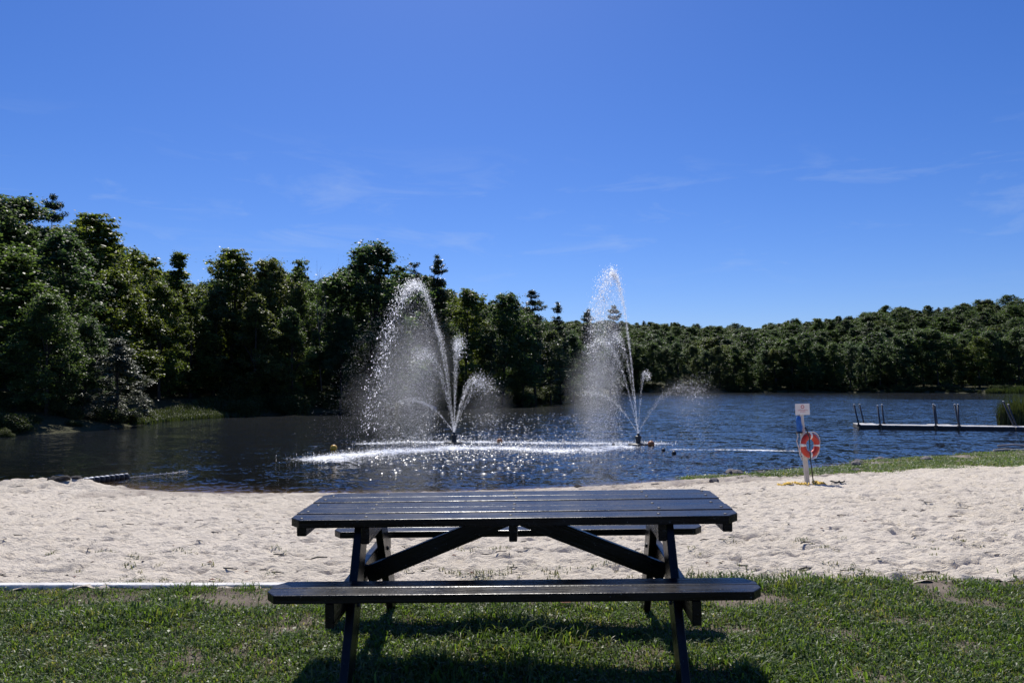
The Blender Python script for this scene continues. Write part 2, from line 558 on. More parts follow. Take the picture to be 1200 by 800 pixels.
def lake_sdf(x, y):
    """distance to the lake's edge, positive on land"""
    x = np.asarray(x, float); y = np.asarray(y, float)
    best = np.full(x.shape, 1e9); inside = np.zeros(x.shape, bool)
    n = len(LAKE)
    for i in range(n):
        ax, ay = LAKE[i]; bx, by = LAKE[(i + 1) % n]
        dx, dy = bx - ax, by - ay
        t = np.clip(((x - ax) * dx + (y - ay) * dy) / (dx * dx + dy * dy + 1e-12), 0, 1)
        best = np.minimum(best, np.hypot(x - ax - t * dx, y - ay - t * dy))
        if ay != by:
            cond = (ay > y) != (by > y)
            inside ^= cond & (x < (bx - ax) * (y - ay) / (by - ay) + ax)
    return np.where(inside, -best, best)


def shore_y(x):
    s = np.array(near_shore + [(24.5, 30), (31, 34), (45, 40), (80, 60)])
    return np.interp(x, s[:, 0], s[:, 1])


def border_y(x):
    return np.interp(x, [-40, -3.7, 0, 3.9, 40], [5.05, 5.18, 5.30, 5.40, 6.0])


def smooth01(t):
    t = np.clip(t, 0, 1); return t * t * (3 - 2 * t)


def terrain_z(x, y):
    """woods, hills and the lake bed"""
    x = np.asarray(x, float); y = np.asarray(y, float)
    s = lake_sdf(x, y)
    z = np.where(s > 0, 0.9 * smooth01(s / 5.0) + 0.03 * np.clip(s, 0, 40), -np.clip(-s * 0.22, 0, 1.8))
    z = z + np.where(s > 0, smooth01(s / 4) * (0.35 * fbm(x * 0.12, y * 0.12, 21, 3)), 0)
    # wooded slope at the left
    z = z + np.where((s > 0) & (y > 20), 0.11 * np.clip(-(x + 8) * 0.5 + (y - 60) * 0.25, 0, 60) * smooth01(s / 22), 0)
    # hills round the far end
    u = x / np.maximum(y, 1)
    ridge = np.interp(u, [-1.2, -0.5, -0.1, 0.12, 0.22, 0.32, 0.42, 0.52, 0.62, 0.72, 1.2], [36, 30, 23, 24, 24, 21, 23, 27, 30, 32, 36])
    dist = np.interp(u, [-1.2, 0.05, 0.25, 0.38, 0.5, 0.72, 1.2], [560, 600, 600, 470, 420, 400, 400])
    rr = smooth01((y - 214) / (dist - 214)) * ridge * (1 + 0.06 * fbm(x * 0.012, y * 0.012, 33, 3))
    fade = smooth01((y - 205) / 10)
    return z + np.where(s > 0, rr * fade, 0)


def grid_mesh(name, xs, ys, zf, smooth=True):
    X, Y = np.meshgrid(xs, ys)
    Z = zf(X, Y)
    return grid_from(name, X, Y, Z, smooth)


def grid_from(name, X, Y, Z, smooth=True):
    ny, nx = X.shape
    v = np.stack([X, Y, Z], -1).reshape(-1, 3)
    i = np.arange((ny - 1) * (nx - 1)); r = i // (nx - 1); c = i % (nx - 1)
    a = r * nx + c
    return mesh_np(name, v, np.stack([a, a + 1, a + nx + 1, a + nx], 1), smooth)


def spaced(*segs):
    out = []
    for a, b, st in segs:
        out += list(np.arange(a, b, st))
    out.append(segs[-1][1])
    return np.array(out)


# big sheet: forest floor, hills and the lake bed out to the horizon
tx = spaced((-1500, -300, 60), (-300, -60, 8), (-60, 60, 2.0), (60, 300, 8), (300, 1500, 60))
ty = spaced((-60, 10, 6), (10, 140, 2.0), (140, 200, 5), (200, 230, 2.5), (230, 640, 10), (640, 2000, 70))


def big_z(X, Y):
    z = terrain_z(X, Y)
    # under the lawn and beach sheets this ground stays below them
    near = (Y < shore_y(X) + 14) & (np.abs(X) < 62)
    edge = np.clip((np.abs(X) - 52) / 10, 0, 1)
    return np.where(near, np.minimum(z, -1.7 + 2.2 * edge), z)


ground = obj('terrain', grid_mesh('terrain', tx, ty, big_z), 'forest_floor')
tag(ground, 'wooded ground and hills around the lake', None, None, 'structure')

# lawn sheet
lx = spaced((-60, -6, 1.5), (-6, 6, 0.06), (6, 60, 1.5))
lt = np.linspace(0, 1, 150)
LX, LT = np.meshgrid(lx, lt)
LY = -14 + (border_y(LX) + 14) * (1 - (1 - LT) ** 1.8)
LZ = lawn_z(LX, LY) + 0.010 * fbm(LX * 4, LY * 4, 8, 3)
BARE = [(at_z(a, b, 0.95).x, at_z(a, b, 0.95).y, rx, ry, s) for a, b, rx, ry, s in
        [(1105, 697, 0.17, 0.16, 1.0), (1140, 712, 0.22, 0.10, 0.8), (868, 709, 0.22, 0.10, 1.0), (960, 683, 0.25, 0.07, 0.9), (1190, 690, 0.25, 0.10, 0.9),
         (1070, 733, 0.3, 0.06, 0.6), (1000, 745, 0.2, 0.05, 0.5), (1130, 755, 0.12, 0.08, 0.6), (255, 712, 0.45, 0.09, 0.8), (300, 692, 0.3, 0.06, 0.9),
         (120, 712, 0.25, 0.06, 0.6), (640, 712, 0.5, 0.06, 0.8), (560, 700, 0.4, 0.05, 0.8), (720, 690, 0.5, 0.06, 0.7), (240, 770, 0.35, 0.07, 0.55), (330, 745, 0.3, 0.06, 0.5), (860, 742, 0.16, 0.05, 0.6), (1010, 790, 0.2, 0.05, 0.6)]]


def bareness(x, y):
    b = np.zeros(np.shape(x))
    for cx, cy, rx, ry, s in BARE:
        b = np.maximum(b, s * np.exp(-((x - cx) / (rx * 1.25)) ** 2 - ((y - cy) / (ry * 1.7)) ** 2))
    return np.clip(b * (0.85 + 0.8 * fbm(x * 6, y * 6, 41, 3)) + 0.55 * np.clip(fbm(x * 2.2, y * 2.2, 44, 4) - 0.02, 0, 1), 0, 1)


lme = grid_from('lawn', LX, LY, LZ)
attr(lme, 'bare', bareness(LX, LY))
lawn = obj('lawn', lme, 'soil')
tag(lawn, 'worn green lawn around the picnic table', None, None, 'structure')


# beach sheet: fan of columns so that the near sand is finest
def sand_base(x, y):
    b = border_y(x); s = shore_y(x)
    z0 = lawn_z(x, b)
    t = (y - b) / (s - b)
    up = z0 * np.clip(1 - t, 0, 1) ** 1.05
    return np.where(t < 1, up, -0.13 * (y - s))


def sand_z(x, y):
    z = sand_base(x, y)
    dry = smooth01((shore_y(x) - y) / 1.6)
    rough = 0.022 * fbm(x * 1.6, y * 2.6, 51, 3) + 0.026 * np.abs(fbm(x * 4.6, y * 6.0, 55, 3)) + 0.040 * fbm(x * 9, y * 10, 58, 2)
    pits = np.clip(fbm(x * 4.6, y * 6.5, 61, 2) - 0.22, 0, 1) * 0.16 + 0.05 * np.clip(fbm(x * 1.9, y * 3.2, 63, 2) - 0.3, 0, 1)
    # heaps by the water at the left, a small ridge along the water line
    p = at_z(70, 571, 0.12)
    heap = 0.20 * np.exp(-((x - p.x) / 1.6) ** 2 - ((y - p.y) / 0.7) ** 2) * (1 + 0.9 * fbm(x * 3, y * 3, 71, 3))
    lip = 0.05 * np.exp(-((y - shore_y(x) + 0.7) / 0.5) ** 2)
    return z + (rough - pits) * (0.25 + 0.75 * dry) + np.clip(heap, 0, 1) + lip - 0.012


nd, nu = 480, 580
td = np.linspace(0, 1, nd)
uu = np.tan(np.linspace(-0.74, 0.74, nu)) * 1.02
D0 = 5.0 * (34.0 / 5.0) ** td
BU, BD = np.meshgrid(uu, D0)
BX = BU * BD
by0 = border_y(BX) - 0.06
BY = np.maximum(BD, by0) + np.where(BD < by0, (BD - 5.4) * 0.01, 0)
BZ = sand_z(BX, BY)
bme = grid_from('beach', BX, BY, BZ)
wetv = smooth01((0.16 + 0.05 * fbm(BX * 1.5, BY * 1.5, 81, 3) - BZ) / 0.13)
attr(bme, 'wet', wetv)


def turf_depth(x):
    return np.interp(x, [3.0, 4.5, 6.5, 8.5, 10, 13, 18, 24], [0, 0.35, 0.9, 1.6, 2.6, 4.2, 6.0, 7.0]) * (1 + 0.25 * fbm(x * 1.2, x * 0, 95, 3))


attr(bme, 'turf', smooth01((BY - (shore_y(BX) - turf_depth(BX))) / 0.35) * (BX > 3.2) * smooth01((BZ - 0.02) / 0.03))
beach = obj('beach', bme, 'sand')
tag(beach, 'pale trampled sand beach between lawn and lake', None, None, 'structure')

# water sheet
wx = spaced((-1200, -60, 60), (-60, -14, 2), (-14, 18, 0.22), (18, 60, 2), (60, 180, 5), (180, 1200, 60))
wy = spaced((10, 14, 1), (14, 46, 0.22), (46, 120, 3), (120, 260, 6), (260, 300, 40))
wx = wx[(wx > -140) & (wx < 260)]
WX, WY = np.meshgrid(wx, wy)
wme = grid_from('lake', WX, WY, np.zeros_like(WX))


def poly_dist(x, y, pts):
    best = np.full(np.shape(x), 1e9)
    for (ax, ay), (bx, by) in zip(pts, pts[1:]):
        dx, dy = bx - ax, by - ay
        t = np.clip(((x - ax) * dx + (y - ay) * dy) / (dx * dx + dy * dy), 0, 1)
        best = np.minimum(best, np.hypot(x - ax - t * dx, y - ay - t * dy))
    return best


FOAM1 = pix_line([(392, 536.5), (425, 532), (480, 527), (540, 524), (600, 525), (655, 528), (690, 528), (722, 523.5)])
FOAM2 = pix_line([(432, 519.5), (480, 518), (560, 517.5), (640, 519), (745, 519.5), (775, 519)])
FOAM3 = pix_line([(795, 526.5), (850, 526.5), (928, 528)])
f1 = np.exp(-(poly_dist(WX, WY, FOAM1) / np.where(WX < -1.5, 1.45, 1.1)) ** 2)
f2 = 0.75 * np.exp(-(poly_dist(WX, WY, FOAM2) / 0.8) ** 2)
f3 = 0.85 * np.exp(-(poly_dist(WX, WY, FOAM3) / 0.45) ** 2)
foam = np.maximum(np.maximum(f1, f2), f3) * np.clip(0.92 + 0.55 * fbm(WX * 0.9, WY * 0.9, 131, 4), 0.2, 1.25)
attr(wme, 'foam', foam)
deep = np.clip(WY - shore_y(WX), 0, 60)
attr(wme, 'clear', np.exp(-deep / 5.5) * 0.95)
cal = np.zeros_like(WX)
s_l = poly_dist(WX, WY, left_shore)
cal = 0.72 * np.exp(-(s_l / 16) ** 2) * (WX < 5)
cal = np.maximum(cal, 0.93 * smooth01((WY - 112) / 10) * smooth01((WX / WY - 0.40) / 0.16))
attr(wme, 'calm', cal)
lake = obj('lake', wme, 'water')
tag(lake, 'rippled blue lake water', None, None, 'structure')

# ------------------------------------------------------------------ white edging board between lawn and sand
bm = bmesh.new()
xs = np.linspace(-14, 0.9, 60)
for a, b in zip(xs[:-1:1], xs[1::1]):
    pass
prev = None
for x in xs:
    y = float(border_y(x)); z = float(lawn_z(x, y)) + 0.019 + 0.006 * math.sin(x * 1.3)
    if x > -0.6: z -= 0.035 * (x + 0.6) / 1.5
    ring = [bm.verts.new((x, y + dy, z + dz)) for dy, dz in ((-0.036, -0.25), (-0.036, -0.006), (-0.030, 0), (0.030, 0), (0.036, -0.006), (0.036, -0.25))]
    if prev:
        for k in range(6): bm.faces.new((prev[k], prev[(k + 1) % 6], ring[(k + 1) % 6], ring[k]))
    else: bm.faces.new(ring)
    prev = ring
bm.faces.new(prev[::-1])
o = obj('edging_board', bm_mesh('edging_board', bm), 'white_board')
tag(o, 'long white edging board between the lawn and the sand', 'edging')

# ------------------------------------------------------------------ picnic table
TC = Vector((0.025, 4.185, 0))
TC.z = float(LAWN0 + TILT * TC.y) + 0.012
table = empty('picnic_table', TC, (math.atan(TILT), R(-0.9), R(-1.5)))
tag(table, 'dark brown wooden picnic table with attached benches on the lawn', 'picnic table')
TH, SH = 0.773, 0.506


def plank_bm(L, W, T, cx0=0, cx1=0, cy=0.0, bev=0.004):
    """a plank along x; corners on the -y side cut by cx0, on the +y side by cx1 (x) and cy (y)"""
    bm = bmesh.new()
    h = L / 2; w = W / 2
    pts = []
    pts += [(-h + cx0, -w), (h - cx0, -w)] + ([(h, -w + cy)] if cx0 else [])
    pts += ([(h, w - cy)] if cx1 else []) + [(h - cx1, w), (-h + cx1, w)] + ([(-h, w - cy)] if cx1 else [])
    pts += ([(-h, -w + cy)] if cx0 else [])
    lo = [bm.verts.new((x, y, -T)) for x, y in pts]; hi = [bm.verts.new((x, y, 0)) for x, y in pts]
    bm.faces.new(lo[::-1]); bm.faces.new(hi)
    n = len(pts)
    for k in range(n): bm.faces.new((lo[k], lo[(k + 1) % n], hi[(k + 1) % n], hi[k]))
    bevel_all(bm, bev, 2)
    return bm


def board(name, bm, loc, rot=(0, 0, 0), parent=None, m='dark_timber'):
    return obj(name, bm_mesh(name, bm), m, parent or table, loc, rot)


TL = 2.29
for k in range(5):
    y = -0.36 + 0.0715 + k * 0.1445
    bmk = plank_bm(TL, 0.134, 0.042, 0.06 if k == 0 else 0, 0.075 if k == 4 else 0, 0.06)
    pk_o = board('top_plank', bmk, (random.uniform(-0.003, 0.003), y, TH + (0.0, 0.0025, -0.001, 0.002, 0.0005)[k]), (R((0.15, -0.35, 0.3, -0.2, 0.25)[k]), 0, R(random.uniform(-0.06, 0.06))))
    for sx_ in (-1.09, -0.757, 0, 0.757, 1.09):
        bm = bmesh.new(); lathe_bm(bm, [(0.009, 0), (0.0085, 0.0025), (0.005, 0.0035)], 8)
        obj('screw', bm_mesh('screw', bm), 'galvanised', pk_o, (sx_ + random.uniform(-0.012, 0.012), random.uniform(-0.03, 0.03), 0.0))
for sgn in (-1, 1):
    for q in (0, 1):
        outer = (q == 0)
        y = sgn * (0.653 if outer else 0.545)
        near_cut = 0.05 if (sgn < 0) == outer else 0
        far_cut = 0.05 if (sgn < 0) != outer else 0
        bmk = plank_bm(2.30, 0.104, 0.040, near_cut, far_cut, 0.06)
        board('seat_plank', bmk, (0.0, y, SH))


def bar(name, a, b, w, t, side=Vector((1, 0, 0)), parent=None):
    """rectangular timber from a to b: w across, t along 'side'"""
    a = Vector(a); b = Vector(b)
    d = (b - a); L = d.length; x = d.normalized()
    zax = (side - x * side.dot(x)).normalized(); yax = zax.cross(x)
    bm = bmesh.new(); r = bmesh.ops.create_cube(bm, size=1)
    bmesh.ops.scale(bm, vec=(L, w, t), verts=r['verts'])
    bevel_all(bm, 0.004, 1)
    o = board(name, bm, (a + b) / 2, (0, 0, 0), parent)
    o.rotation_euler = Matrix((x, yax, zax)).transposed().to_euler()
    return o


for sx in (-1, 1):
    X = sx * 0.80
    for sy in (-1, 1):
        leg = bar('leg', (X, sy * 0.62, -0.03), (X, sy * 0.20, TH - 0.045), 0.14, 0.042)
        # bolts where the leg meets the seat beam
        for zz in (0.36, 0.44):
            yy = sy * (0.62 - (zz + 0.03) * 0.42 / (TH - 0.015))
            bm = bmesh.new(); lathe_bm(bm, [(0.013, 0), (0.013, 0.006), (0.008, 0.010)], 8)
            bo = obj('bolt', bm_mesh('bolt', bm), 'galvanised', leg)
            bo.matrix_parent_inverse = leg.matrix_basis.inverted()
            bo.location = (X - sx * 0.021, yy, zz); bo.rotation_euler = (0, -sx * R(90), 0)
    bar('seat_beam', (sx * 0.843, -0.70, SH - 0.098), (sx * 0.843, 0.70, SH - 0.098), 0.114, 0.042)
    bar('top_cleat', (sx * 0.757, -0.33, TH - 0.088), (sx * 0.757, 0.33, TH - 0.088), 0.088, 0.042)
    bar('end_cleat', (sx * 1.09, -0.31, TH - 0.068), (sx * 1.09, 0.31, TH - 0.068), 0.050, 0.05)
    bar('brace', (sx * 0.822, 0, SH - 0.118), (sx * 0.045, 0, TH - 0.075), 0.095, 0.042, Vector((0, 1, 0)))
bar('centre_cleat', (0, -0.33, TH - 0.085), (0, 0.33, TH - 0.085), 0.085, 0.042)

# ------------------------------------------------------------------ foliage generators


def leaf_quads(c, size, up=0.35, aspect=0.62, rng=RNG, bias=None):
    """diamond leaves, one quad each, at centres c"""
    n = len(c)
    nrm = rng.normal(size=(n, 3)); nrm[:, 2] = np.abs(nrm[:, 2]) + up
    if bias is not None: nrm += bias
    nrm /= np.linalg.norm(nrm, axis=1)[:, None]
    t = rng.normal(size=(n, 3)); t -= nrm * (t * nrm).sum(1)[:, None]
    t /= np.linalg.norm(t, axis=1)[:, None]
    b = np.cross(nrm, t)
    s = np.asarray(size).reshape(-1, 1) * (0.7 + 0.6 * rng.random((n, 1)))
    v = np.stack([c + t * s, c + b * s * aspect + nrm * s * 0.12, c - t * s, c - b * s * aspect + nrm * s * 0.12], 1).reshape(-1, 3)
    f = np.arange(n * 4).reshape(-1, 4)
    return v, f


def trunk_mesh(name, H, r0, limbs, rng, lean=0.04, topfrac=0.8):
    bm = bmesh.new()
    pts = []; rad = []
    px = py = 0.0
    for i in range(8):
        t = i / 7
        px += rng.normal() * lean * H * 0.06; py += rng.normal() * lean * H * 0.06
        pts.append((px, py, -0.4 + t * (H * topfrac + 0.4)))
        rad.append(r0 * (1.45 if i == 0 else 1.0) * (1 - 0.85 * t) + 0.02)
    tube_bm(bm, pts, rad, 7)
    for tip in limbs:
        k = min(6, max(2, int(7 * (0.25 + 0.5 * tip[2] / H))))
        a = Vector(pts[k]); b = Vector(tip)
        if b.z < a.z + 0.3: a = Vector(pts[max(2, k - 2)])
        m1 = a.lerp(b, 0.35) + Vector((0, 0, 0.12 * (b - a).length)); m2 = a.lerp(b, 0.7) + Vector((rng.normal(), rng.normal(), rng.normal())) * 0.12
        rr = rad[k] * 0.5
        tube_bm(bm, [a, m1, m2, b], [rr, rr * 0.7, rr * 0.45, 0.012], 5)
    return bm_mesh(name, bm, True)


def broadleaf(seed, H=14.0, W=7.0, base=0.25, n_leaf=11000, leaf=0.13, lobes=26, pointy=0.0, open_=0.0):
    """returns (crown mesh, trunk mesh) for a tree H high and W wide"""
    rng = np.random.default_rng(seed)
    cs, rs = [], []
    ph = rng.random(6) * 6.283
    for i in range(lobes):
        t = rng.random() ** 0.85
        z = H * (base + (0.96 - base) * t)
        prof = math.sin(math.pi * min(1, 0.16 + 0.80 * t)) ** 0.75 if pointy < 0.5 else (1 - t) ** 0.75 * 0.95 + 0.12
        a = rng.random() * 6.283
        bulge = 1 + 0.26 * math.sin(2 * a + ph[0] + 5 * t) + 0.22 * math.sin(3 * a + ph[1] - 8 * t) + 0.18 * math.sin(13 * t + ph[2] + a)
        rr = W * 0.5 * prof * bulge * (0.30 + 0.68 * math.sqrt(rng.random()))
        lob = W * (0.065 + 0.11 * rng.random() ** 1.5) * (1 - 0.3 * pointy)
        rr = max(0, rr - lob * 0.5)
        cs.append((rr * math.cos(a), rr * math.sin(a), min(z, H - lob * 0.75))); rs.append(lob)
    for q in range(7 if pointy > 0.5 else 3):
        zt = (0.97 - 0.045 * q) if pointy > 0.5 else (0.965 - 0.03 * q)
        spr = 0.018 * (q + 1) * W
        cs.append((spr * rng.normal(), spr * rng.normal(), H * zt - W * 0.03)); rs.append(W * (0.06 + 0.012 * q))
    cs = np.array(cs); rs = np.array(rs)
    # sub clumps on the lobes, leaves round the sub clumps
    per = 13
    idx = np.repeat(np.arange(len(cs)), per)
    dirs = rng.normal(size=(len(idx), 3)); dirs[:, 2] = dirs[:, 2] * 0.8 + 0.25
    dirs /= np.linalg.norm(dirs, axis=1)[:, None]
    sub = cs[idx] + dirs * (rs[idx] * (0.60 + 0.45 * rng.random(len(idx))))[:, None]
    keep = rng.random(len(sub)) > open_ * 0.5
    sub = sub[keep]; sr = (rs[idx] * 0.36)[keep] * (0.55 + 1.0 * rng.random(len(sub)))
    k = rng.integers(0, len(sub), n_leaf)
    g = rng.normal(size=(n_leaf, 3)); g /= np.linalg.norm(g, axis=1)[:, None]
    g[:, 2] *= 0.6
    c = sub[k] + g * (sr[k] * rng.random(n_leaf) ** 0.45)[:, None]
    stray = rng.random(n_leaf) < 0.20       # loose sprays beyond the clumps
    c[stray] += g[stray] * (sr[k] * 1.5)[stray][:, None] * rng.random(stray.sum())[:, None]
    v, f = leaf_quads(c, np.full(n_leaf, leaf), up=0.75, rng=rng, bias=g * 0.6)
    me = mesh_np('crown', v, f)
    clump_t = rng.random(len(sub))
    tint = np.clip(0.5 + 0.30 * (clump_t[k] - 0.5) + 0.28 * rng.normal(size=n_leaf), 0, 1)
    attr(me, 'tint', np.repeat(tint, 4))
    limbs = [tuple(cs[i]) for i in rng.choice(len(cs), min(15, len(cs)), replace=False)]
    return me, trunk_mesh('trunk', H, 0.011 * H + 0.03, limbs, rng)


def conifer(seed, H=14.0, W=5.5, tiers=17, base=0.2, n_leaf=9000, pine=True):
    rng = np.random.default_rng(seed)
    bm = bmesh.new()
    tube_bm(bm, [(0, 0, -0.4), (0.02, 0.01, H * 0.4), (0, 0.03, H)], [0.012 * H + 0.03, 0.008 * H, 0.015], 7)
    cc = []
    for i in range(tiers):
        t = i / (tiers - 1)
        z = H * (base + (0.985 - base) * min(1, max(0, t + rng.normal() * 0.018)) ** 0.9)
        ln = W * 0.5 * ((1 - t) ** 0.65 * 0.95 + 0.10) * (0.5 + 0.8 * rng.random())
        nb = 5 if t < 0.8 else 4
        a0 = rng.random() * 6.28
        for j in range(nb):
            if rng.random() < (0.22 if pine else 0.05): continue
            a = a0 + j * 6.283 / nb + rng.normal() * 0.25
            L = ln * (0.65 + 0.5 * rng.random())
            rise = (0.28 if pine else -0.12) * L
            d = Vector((math.cos(a), math.sin(a), 0))
            p0 = Vector((0, 0, z)); p1 = p0 + d * L * 0.55 + Vector((0, 0, rise * 0.25)); p2 = p0 + d * L + Vector((0, 0, rise))
            tube_bm(bm, [p0, p1, p2], [0.035, 0.022, 0.008], 4)
            m = max(4, int(L * 9))
            for q in range(m):
                s = 0.22 + 0.8 * (q + rng.random()) / m
                p = p0.lerp(p1, s / 0.55) if s < 0.55 else p1.lerp(p2, (s - 0.55) / 0.45)
                side = Vector((-d.y, d.x, 0)) * rng.normal() * 0.22 * L * (0.4 + 0.6 * s)
                cc.append(p + side + Vector((0, 0, 0.06 + 0.06 * rng.normal())))
    cc = np.array([tuple(p) for p in cc])
    k = rng.integers(0, len(cc), n_leaf)
    c = cc[k] + rng.normal(size=(n_leaf, 3)) * np.array([0.14, 0.14, 0.085])
    v, f = leaf_quads(c, np.full(n_leaf, 0.16), up=0.6, aspect=0.28, rng=rng)
    me = mesh_np('crown', v, f)
    attr(me, 'tint', np.repeat(np.clip(0.45 + 0.25 * rng.normal(size=n_leaf), 0, 1), 4))
    return me, bm_mesh('trunk', bm, True)


def bare_tree(seed, H=14.0, W=4.0):
    rng = np.random.default_rng(seed)
    bm = bmesh.new()

    def grow(p, d, L, r, lvl):
        pts = [p]; rad = [r]
        for i in range(3):
            d = (d + Vector(rng.normal(size=3)) * 0.13).normalized()
            pts.append(pts[-1] + d * L / 3); rad.append(r * (1 - 0.25 * (i + 1)))
        tube_bm(bm, pts, rad, 5 if lvl < 2 else 3)
        if lvl < 3:
            for i in range(5 if lvl == 0 else 4):
                t = pts[1 + i % 3] if lvl else pts[1 + min(2, i // 2)]
                nd_ = (d * 0.9 + Vector(rng.normal(size=3)) * 0.55); nd_.z = abs(nd_.z) + 0.25
                grow(t, nd_.normalized(), L * (0.42 + 0.15 * rng.random()), rad[1] * 0.5, lvl + 1)
    grow(Vector((0, 0, -0.3)), Vector((0, 0, 1)), H * 0.68, 0.13, 0)
    return bm_mesh('trunk', bm, True)


def shrub(seed, H=3.0, W=3.4, n_leaf=5000, leaf=0.075, lobes=12):
    rng = np.random.default_rng(seed)
    a = rng.random(lobes) * 6.283; rr = W * 0.36 * np.sqrt(rng.random(lobes)); zz = H * (0.18 + 0.62 * rng.random(lobes)) * (1 - 0.35 * rr / (W * 0.36))
    cs = np.stack([rr * np.cos(a), rr * np.sin(a), zz], 1); rs = H * (0.13 + 0.12 * rng.random(lobes))
    k = rng.integers(0, lobes, n_leaf)
    g = rng.normal(size=(n_leaf, 3)); g /= np.linalg.norm(g, axis=1)[:, None]
    c = cs[k] + g * (rs[k] * (0.45 + 0.75 * rng.random(n_leaf)))[:, None]
    c[:, 2] = np.abs(c[:, 2])
    v, f = leaf_quads(c, np.full(n_leaf, leaf), rng=rng, bias=g * 0.6)
    me = mesh_np('crown', v, f)
    attr(me, 'tint', np.repeat(np.clip(0.5 + 0.27 * rng.normal(size=n_leaf), 0, 1), 4))
    bm = bmesh.new()
    for i in range(min(9, lobes)):
        p = Vector(cs[i]); tube_bm(bm, [(0.1 * rng.normal(), 0.1 * rng.normal(), -0.2), p * 0.5 + Vector((0, 0, 0.1)), p], [0.03, 0.02, 0.008], 4)
    return me, bm_mesh('stem', bm, True)


BROAD = [broadleaf(100 + i, 14, 7.6, (0.05, 0.03, 0.10)[i % 3], 40000, 0.105, 80 + 10 * (i % 3), 0, 0.10 + 0.15 * (i % 2)) for i in range(6)]
TALL = [broadleaf(140 + i, 14, 6.2, 0.04, 32000, 0.10, 72, 0.0, 0.2) for i in range(3)]
POINT = [broadleaf(160 + i, 14, 5.2, 0.06, 24000, 0.10, 64, 1.0, 0.15) for i in range(2)]
SPARSE = [broadleaf(170 + i, 14, 6.0, 0.15, 12000, 0.11, 44, 0, 0.6) for i in range(2)]
PINE = [conifer(180 + i, 14, 6.0, 24, 0.15, 16000, True) for i in range(3)]
SPRUCE = [conifer(190 + i, 14, 5.4, 34, 0.06, 18000, True) for i in range(2)]
SHRUB = [shrub(200 + i) for i in range(4)]
KINDS = {'broad': BROAD, 'tall': TALL, 'point': POINT, 'sparse': SPARSE, 'pine': PINE, 'spruce': SPRUCE}


def with_mat(me, m):
    if not me.materials: me.materials.append(M[m])
    return me


MATVAR = {}


def var(me, m):
    """the same crown in another leaf colour"""
    key = (me.name, m)
    if key not in MATVAR:
        if not me.materials: MATVAR[key] = with_mat(me, m)
        elif me.materials[0] == M[m]: MATVAR[key] = me
        else:
            c = me.copy(); c.materials.clear(); c.materials.append(M[m]); MATVAR[key] = c
    return MATVAR[key]


for lst, m in ((BROAD, 'leaf'), (TALL, 'leaf'), (POINT, 'leaf'), (SPARSE, 'leaf'), (PINE, 'needle'), (SPRUCE, 'needle')):
    for cr, tr in lst:
        with_mat(cr, m); with_mat(tr, 'bark')
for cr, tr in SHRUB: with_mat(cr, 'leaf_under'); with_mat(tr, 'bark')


def place_tree(name, kind, k, px, top_py, d, label, wide=1.0, leaf=None, group=None, rz=None):
    """tree whose top is seen at (px, top_py) when it stands d metres ahead"""
    top = at_d(px, top_py, d)
    g = float(terrain_z(np.array([top.x]), np.array([d]))[0])
    H = max(2.0, top.z - g)
    cr, tr = KINDS[kind][k % len(KINDS[kind])]
    root = empty(name, (top.x, d, g))
    root.rotation_euler.z = rz if rz is not None else random.random() * 6.28
    s = H / 14.0
    root.scale = (s * wide * random.uniform(0.92, 1.12), s * wide * random.uniform(0.9, 1.1), s)
    root.rotation_euler.x = random.uniform(-0.05, 0.05); root.rotation_euler.y = random.uniform(-0.05, 0.05)
    obj('crown', var(cr, leaf) if leaf else cr, None, root)
    obj('trunk', tr, None, root)
    tag(root, label, 'tree', group)
    return root


